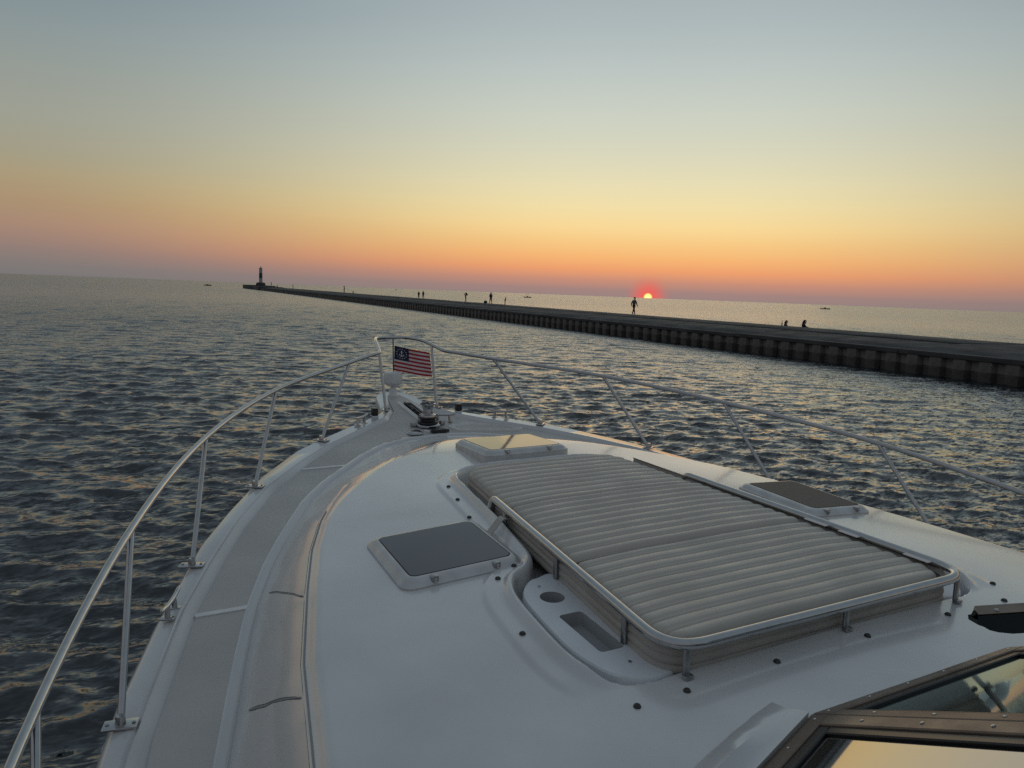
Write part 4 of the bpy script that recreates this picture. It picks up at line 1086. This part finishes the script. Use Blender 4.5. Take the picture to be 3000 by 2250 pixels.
# ------------------------------------------------------------------ flag
FB = V(.035, 6.07, -.78)
fl = boat_thing('flag', FB)
props(fl, 'small red and white striped flag with navy canton hanging at the bow rail', 'flag')
mb = MB(); mb.tube([V(.030, 6.055, -.452), V(.036, 6.06, -.782)], .005, 8); mb.build('staff', BLACK, fl, off=FB)
fdir_ = Vector((math.cos(-.30), math.sin(-.30), 0))
def fpt(u, v, o_=0):
    x = u * .30; z = -.522 - .062 * u ** .9 - (1 - v) * (.212 + .0 * u)
    sw = .020 * math.sin(u * 7.5 + v * 1.2) * u + .006 * math.sin(v * 6 + u * 9) * u
    lean = -.006 * (1 - v) + .03 * u * (1 - v)
    nrm = Vector((math.sin(-.30) * -1, math.cos(-.30), 0)) * -1
    return V(.045 + lean, 6.06, z) + fdir_ * x + nrm * (-sw + o_) - FB
nx, ny = 30, 39; V_ = [fpt(i / nx, j / ny) for j in range(ny + 1) for i in range(nx + 1)]; F_ = []; fm = []
for j in range(ny):
    for i in range(nx):
        k = j * (nx + 1) + i; F_.append((k, k + 1, k + nx + 2, k + nx + 1))
        stripe = j // 3
        if i < 12 and j >= 18: fm.append(2)
        else: fm.append(0 if stripe % 2 == 0 else 1)
clo = mesh_obj('flag_cloth', V_, F_, None, fl, mats=[RED, WHT, NAVY], fmat=fm, sharp=0)
def fshape(name, polys, off_=.0015):
    for side in (off_, -off_):
        mb = MB()
        for pl in polys: mb.add([fpt(u, v, side) for u, v in pl], [tuple(range(len(pl)))])
        mb.build(name, WHT, clo, smooth=False)
cu_, cv_ = .2, .73
stars = []
for k in range(13):
    a = 2 * math.pi * k / 13; c = (cu_ + .135 * math.cos(a), cv_ + .19 * math.sin(a)); st_ = []
    for q in range(10):
        rr_ = (.022, .030) if q % 2 == 0 else (.009, .012); b2 = math.pi / 2 + q * math.pi / 5; st_.append((c[0] + rr_[0] * math.cos(b2), c[1] + rr_[1] * math.sin(b2)))
    stars.append(st_)
for st_ in stars: fshape('star', [st_])
an = [[(cu_ - .010, cv_ - .095), (cu_ + .010, cv_ - .095), (cu_ + .010, cv_ + .075), (cu_ - .010, cv_ + .075)], [(cu_ - .045, cv_ + .045), (cu_ + .045, cv_ + .045), (cu_ + .045, cv_ + .062), (cu_ - .045, cv_ + .062)]]
arc = [(cu_ + .07 * math.cos(a), cv_ - .02 + .095 * math.sin(a)) for a in np.linspace(math.pi, 2 * math.pi, 9)]
arci = [(cu_ + .05 * math.cos(a), cv_ - .02 + .070 * math.sin(a)) for a in np.linspace(math.pi, 2 * math.pi, 9)]
for q in range(8): an.append([arc[q], arc[q + 1], arci[q + 1], arci[q]])
ringo = [(cu_ + .02 * math.cos(a), cv_ + .098 + .027 * math.sin(a)) for a in np.linspace(0, 2 * math.pi, 9)]
an.append(ringo[:-1])
fshape('anchor_emblem', an)

# ------------------------------------------------------------------ foam flecks along the port side of the hull
mb = MB()
for q in range(420):
    y = RNG.uniform(.6, 4.2); x = -(GW(y) * .93 + abs(RNG.normal(0, .20)) + .02 + .25 * (4.2 - y) * .12); s_ = RNG.uniform(.006, .03) * (1 if RNG.random() < .85 else 1.6); n_ = 6; a0 = RNG.uniform(0, 6)
    z = .05 + RNG.uniform(0, .04)
    mb.add([Vector((x + s_ * math.cos(a0 + k) * RNG.uniform(.6, 1.2), y + s_ * RNG.uniform(.5, 1.0) * math.sin(a0 + k), z)) for k in range(n_)] + [Vector((x, y, z + s_ * .4))], [(k, (k + 1) % n_, n_) for k in range(n_)])
FO = mat('foam', (.45, .46, .46), .8)
o = mb.build('foam', FO); props(o, 'white foam flecks on the dark water beside the hull', 'foam', kind='stuff')
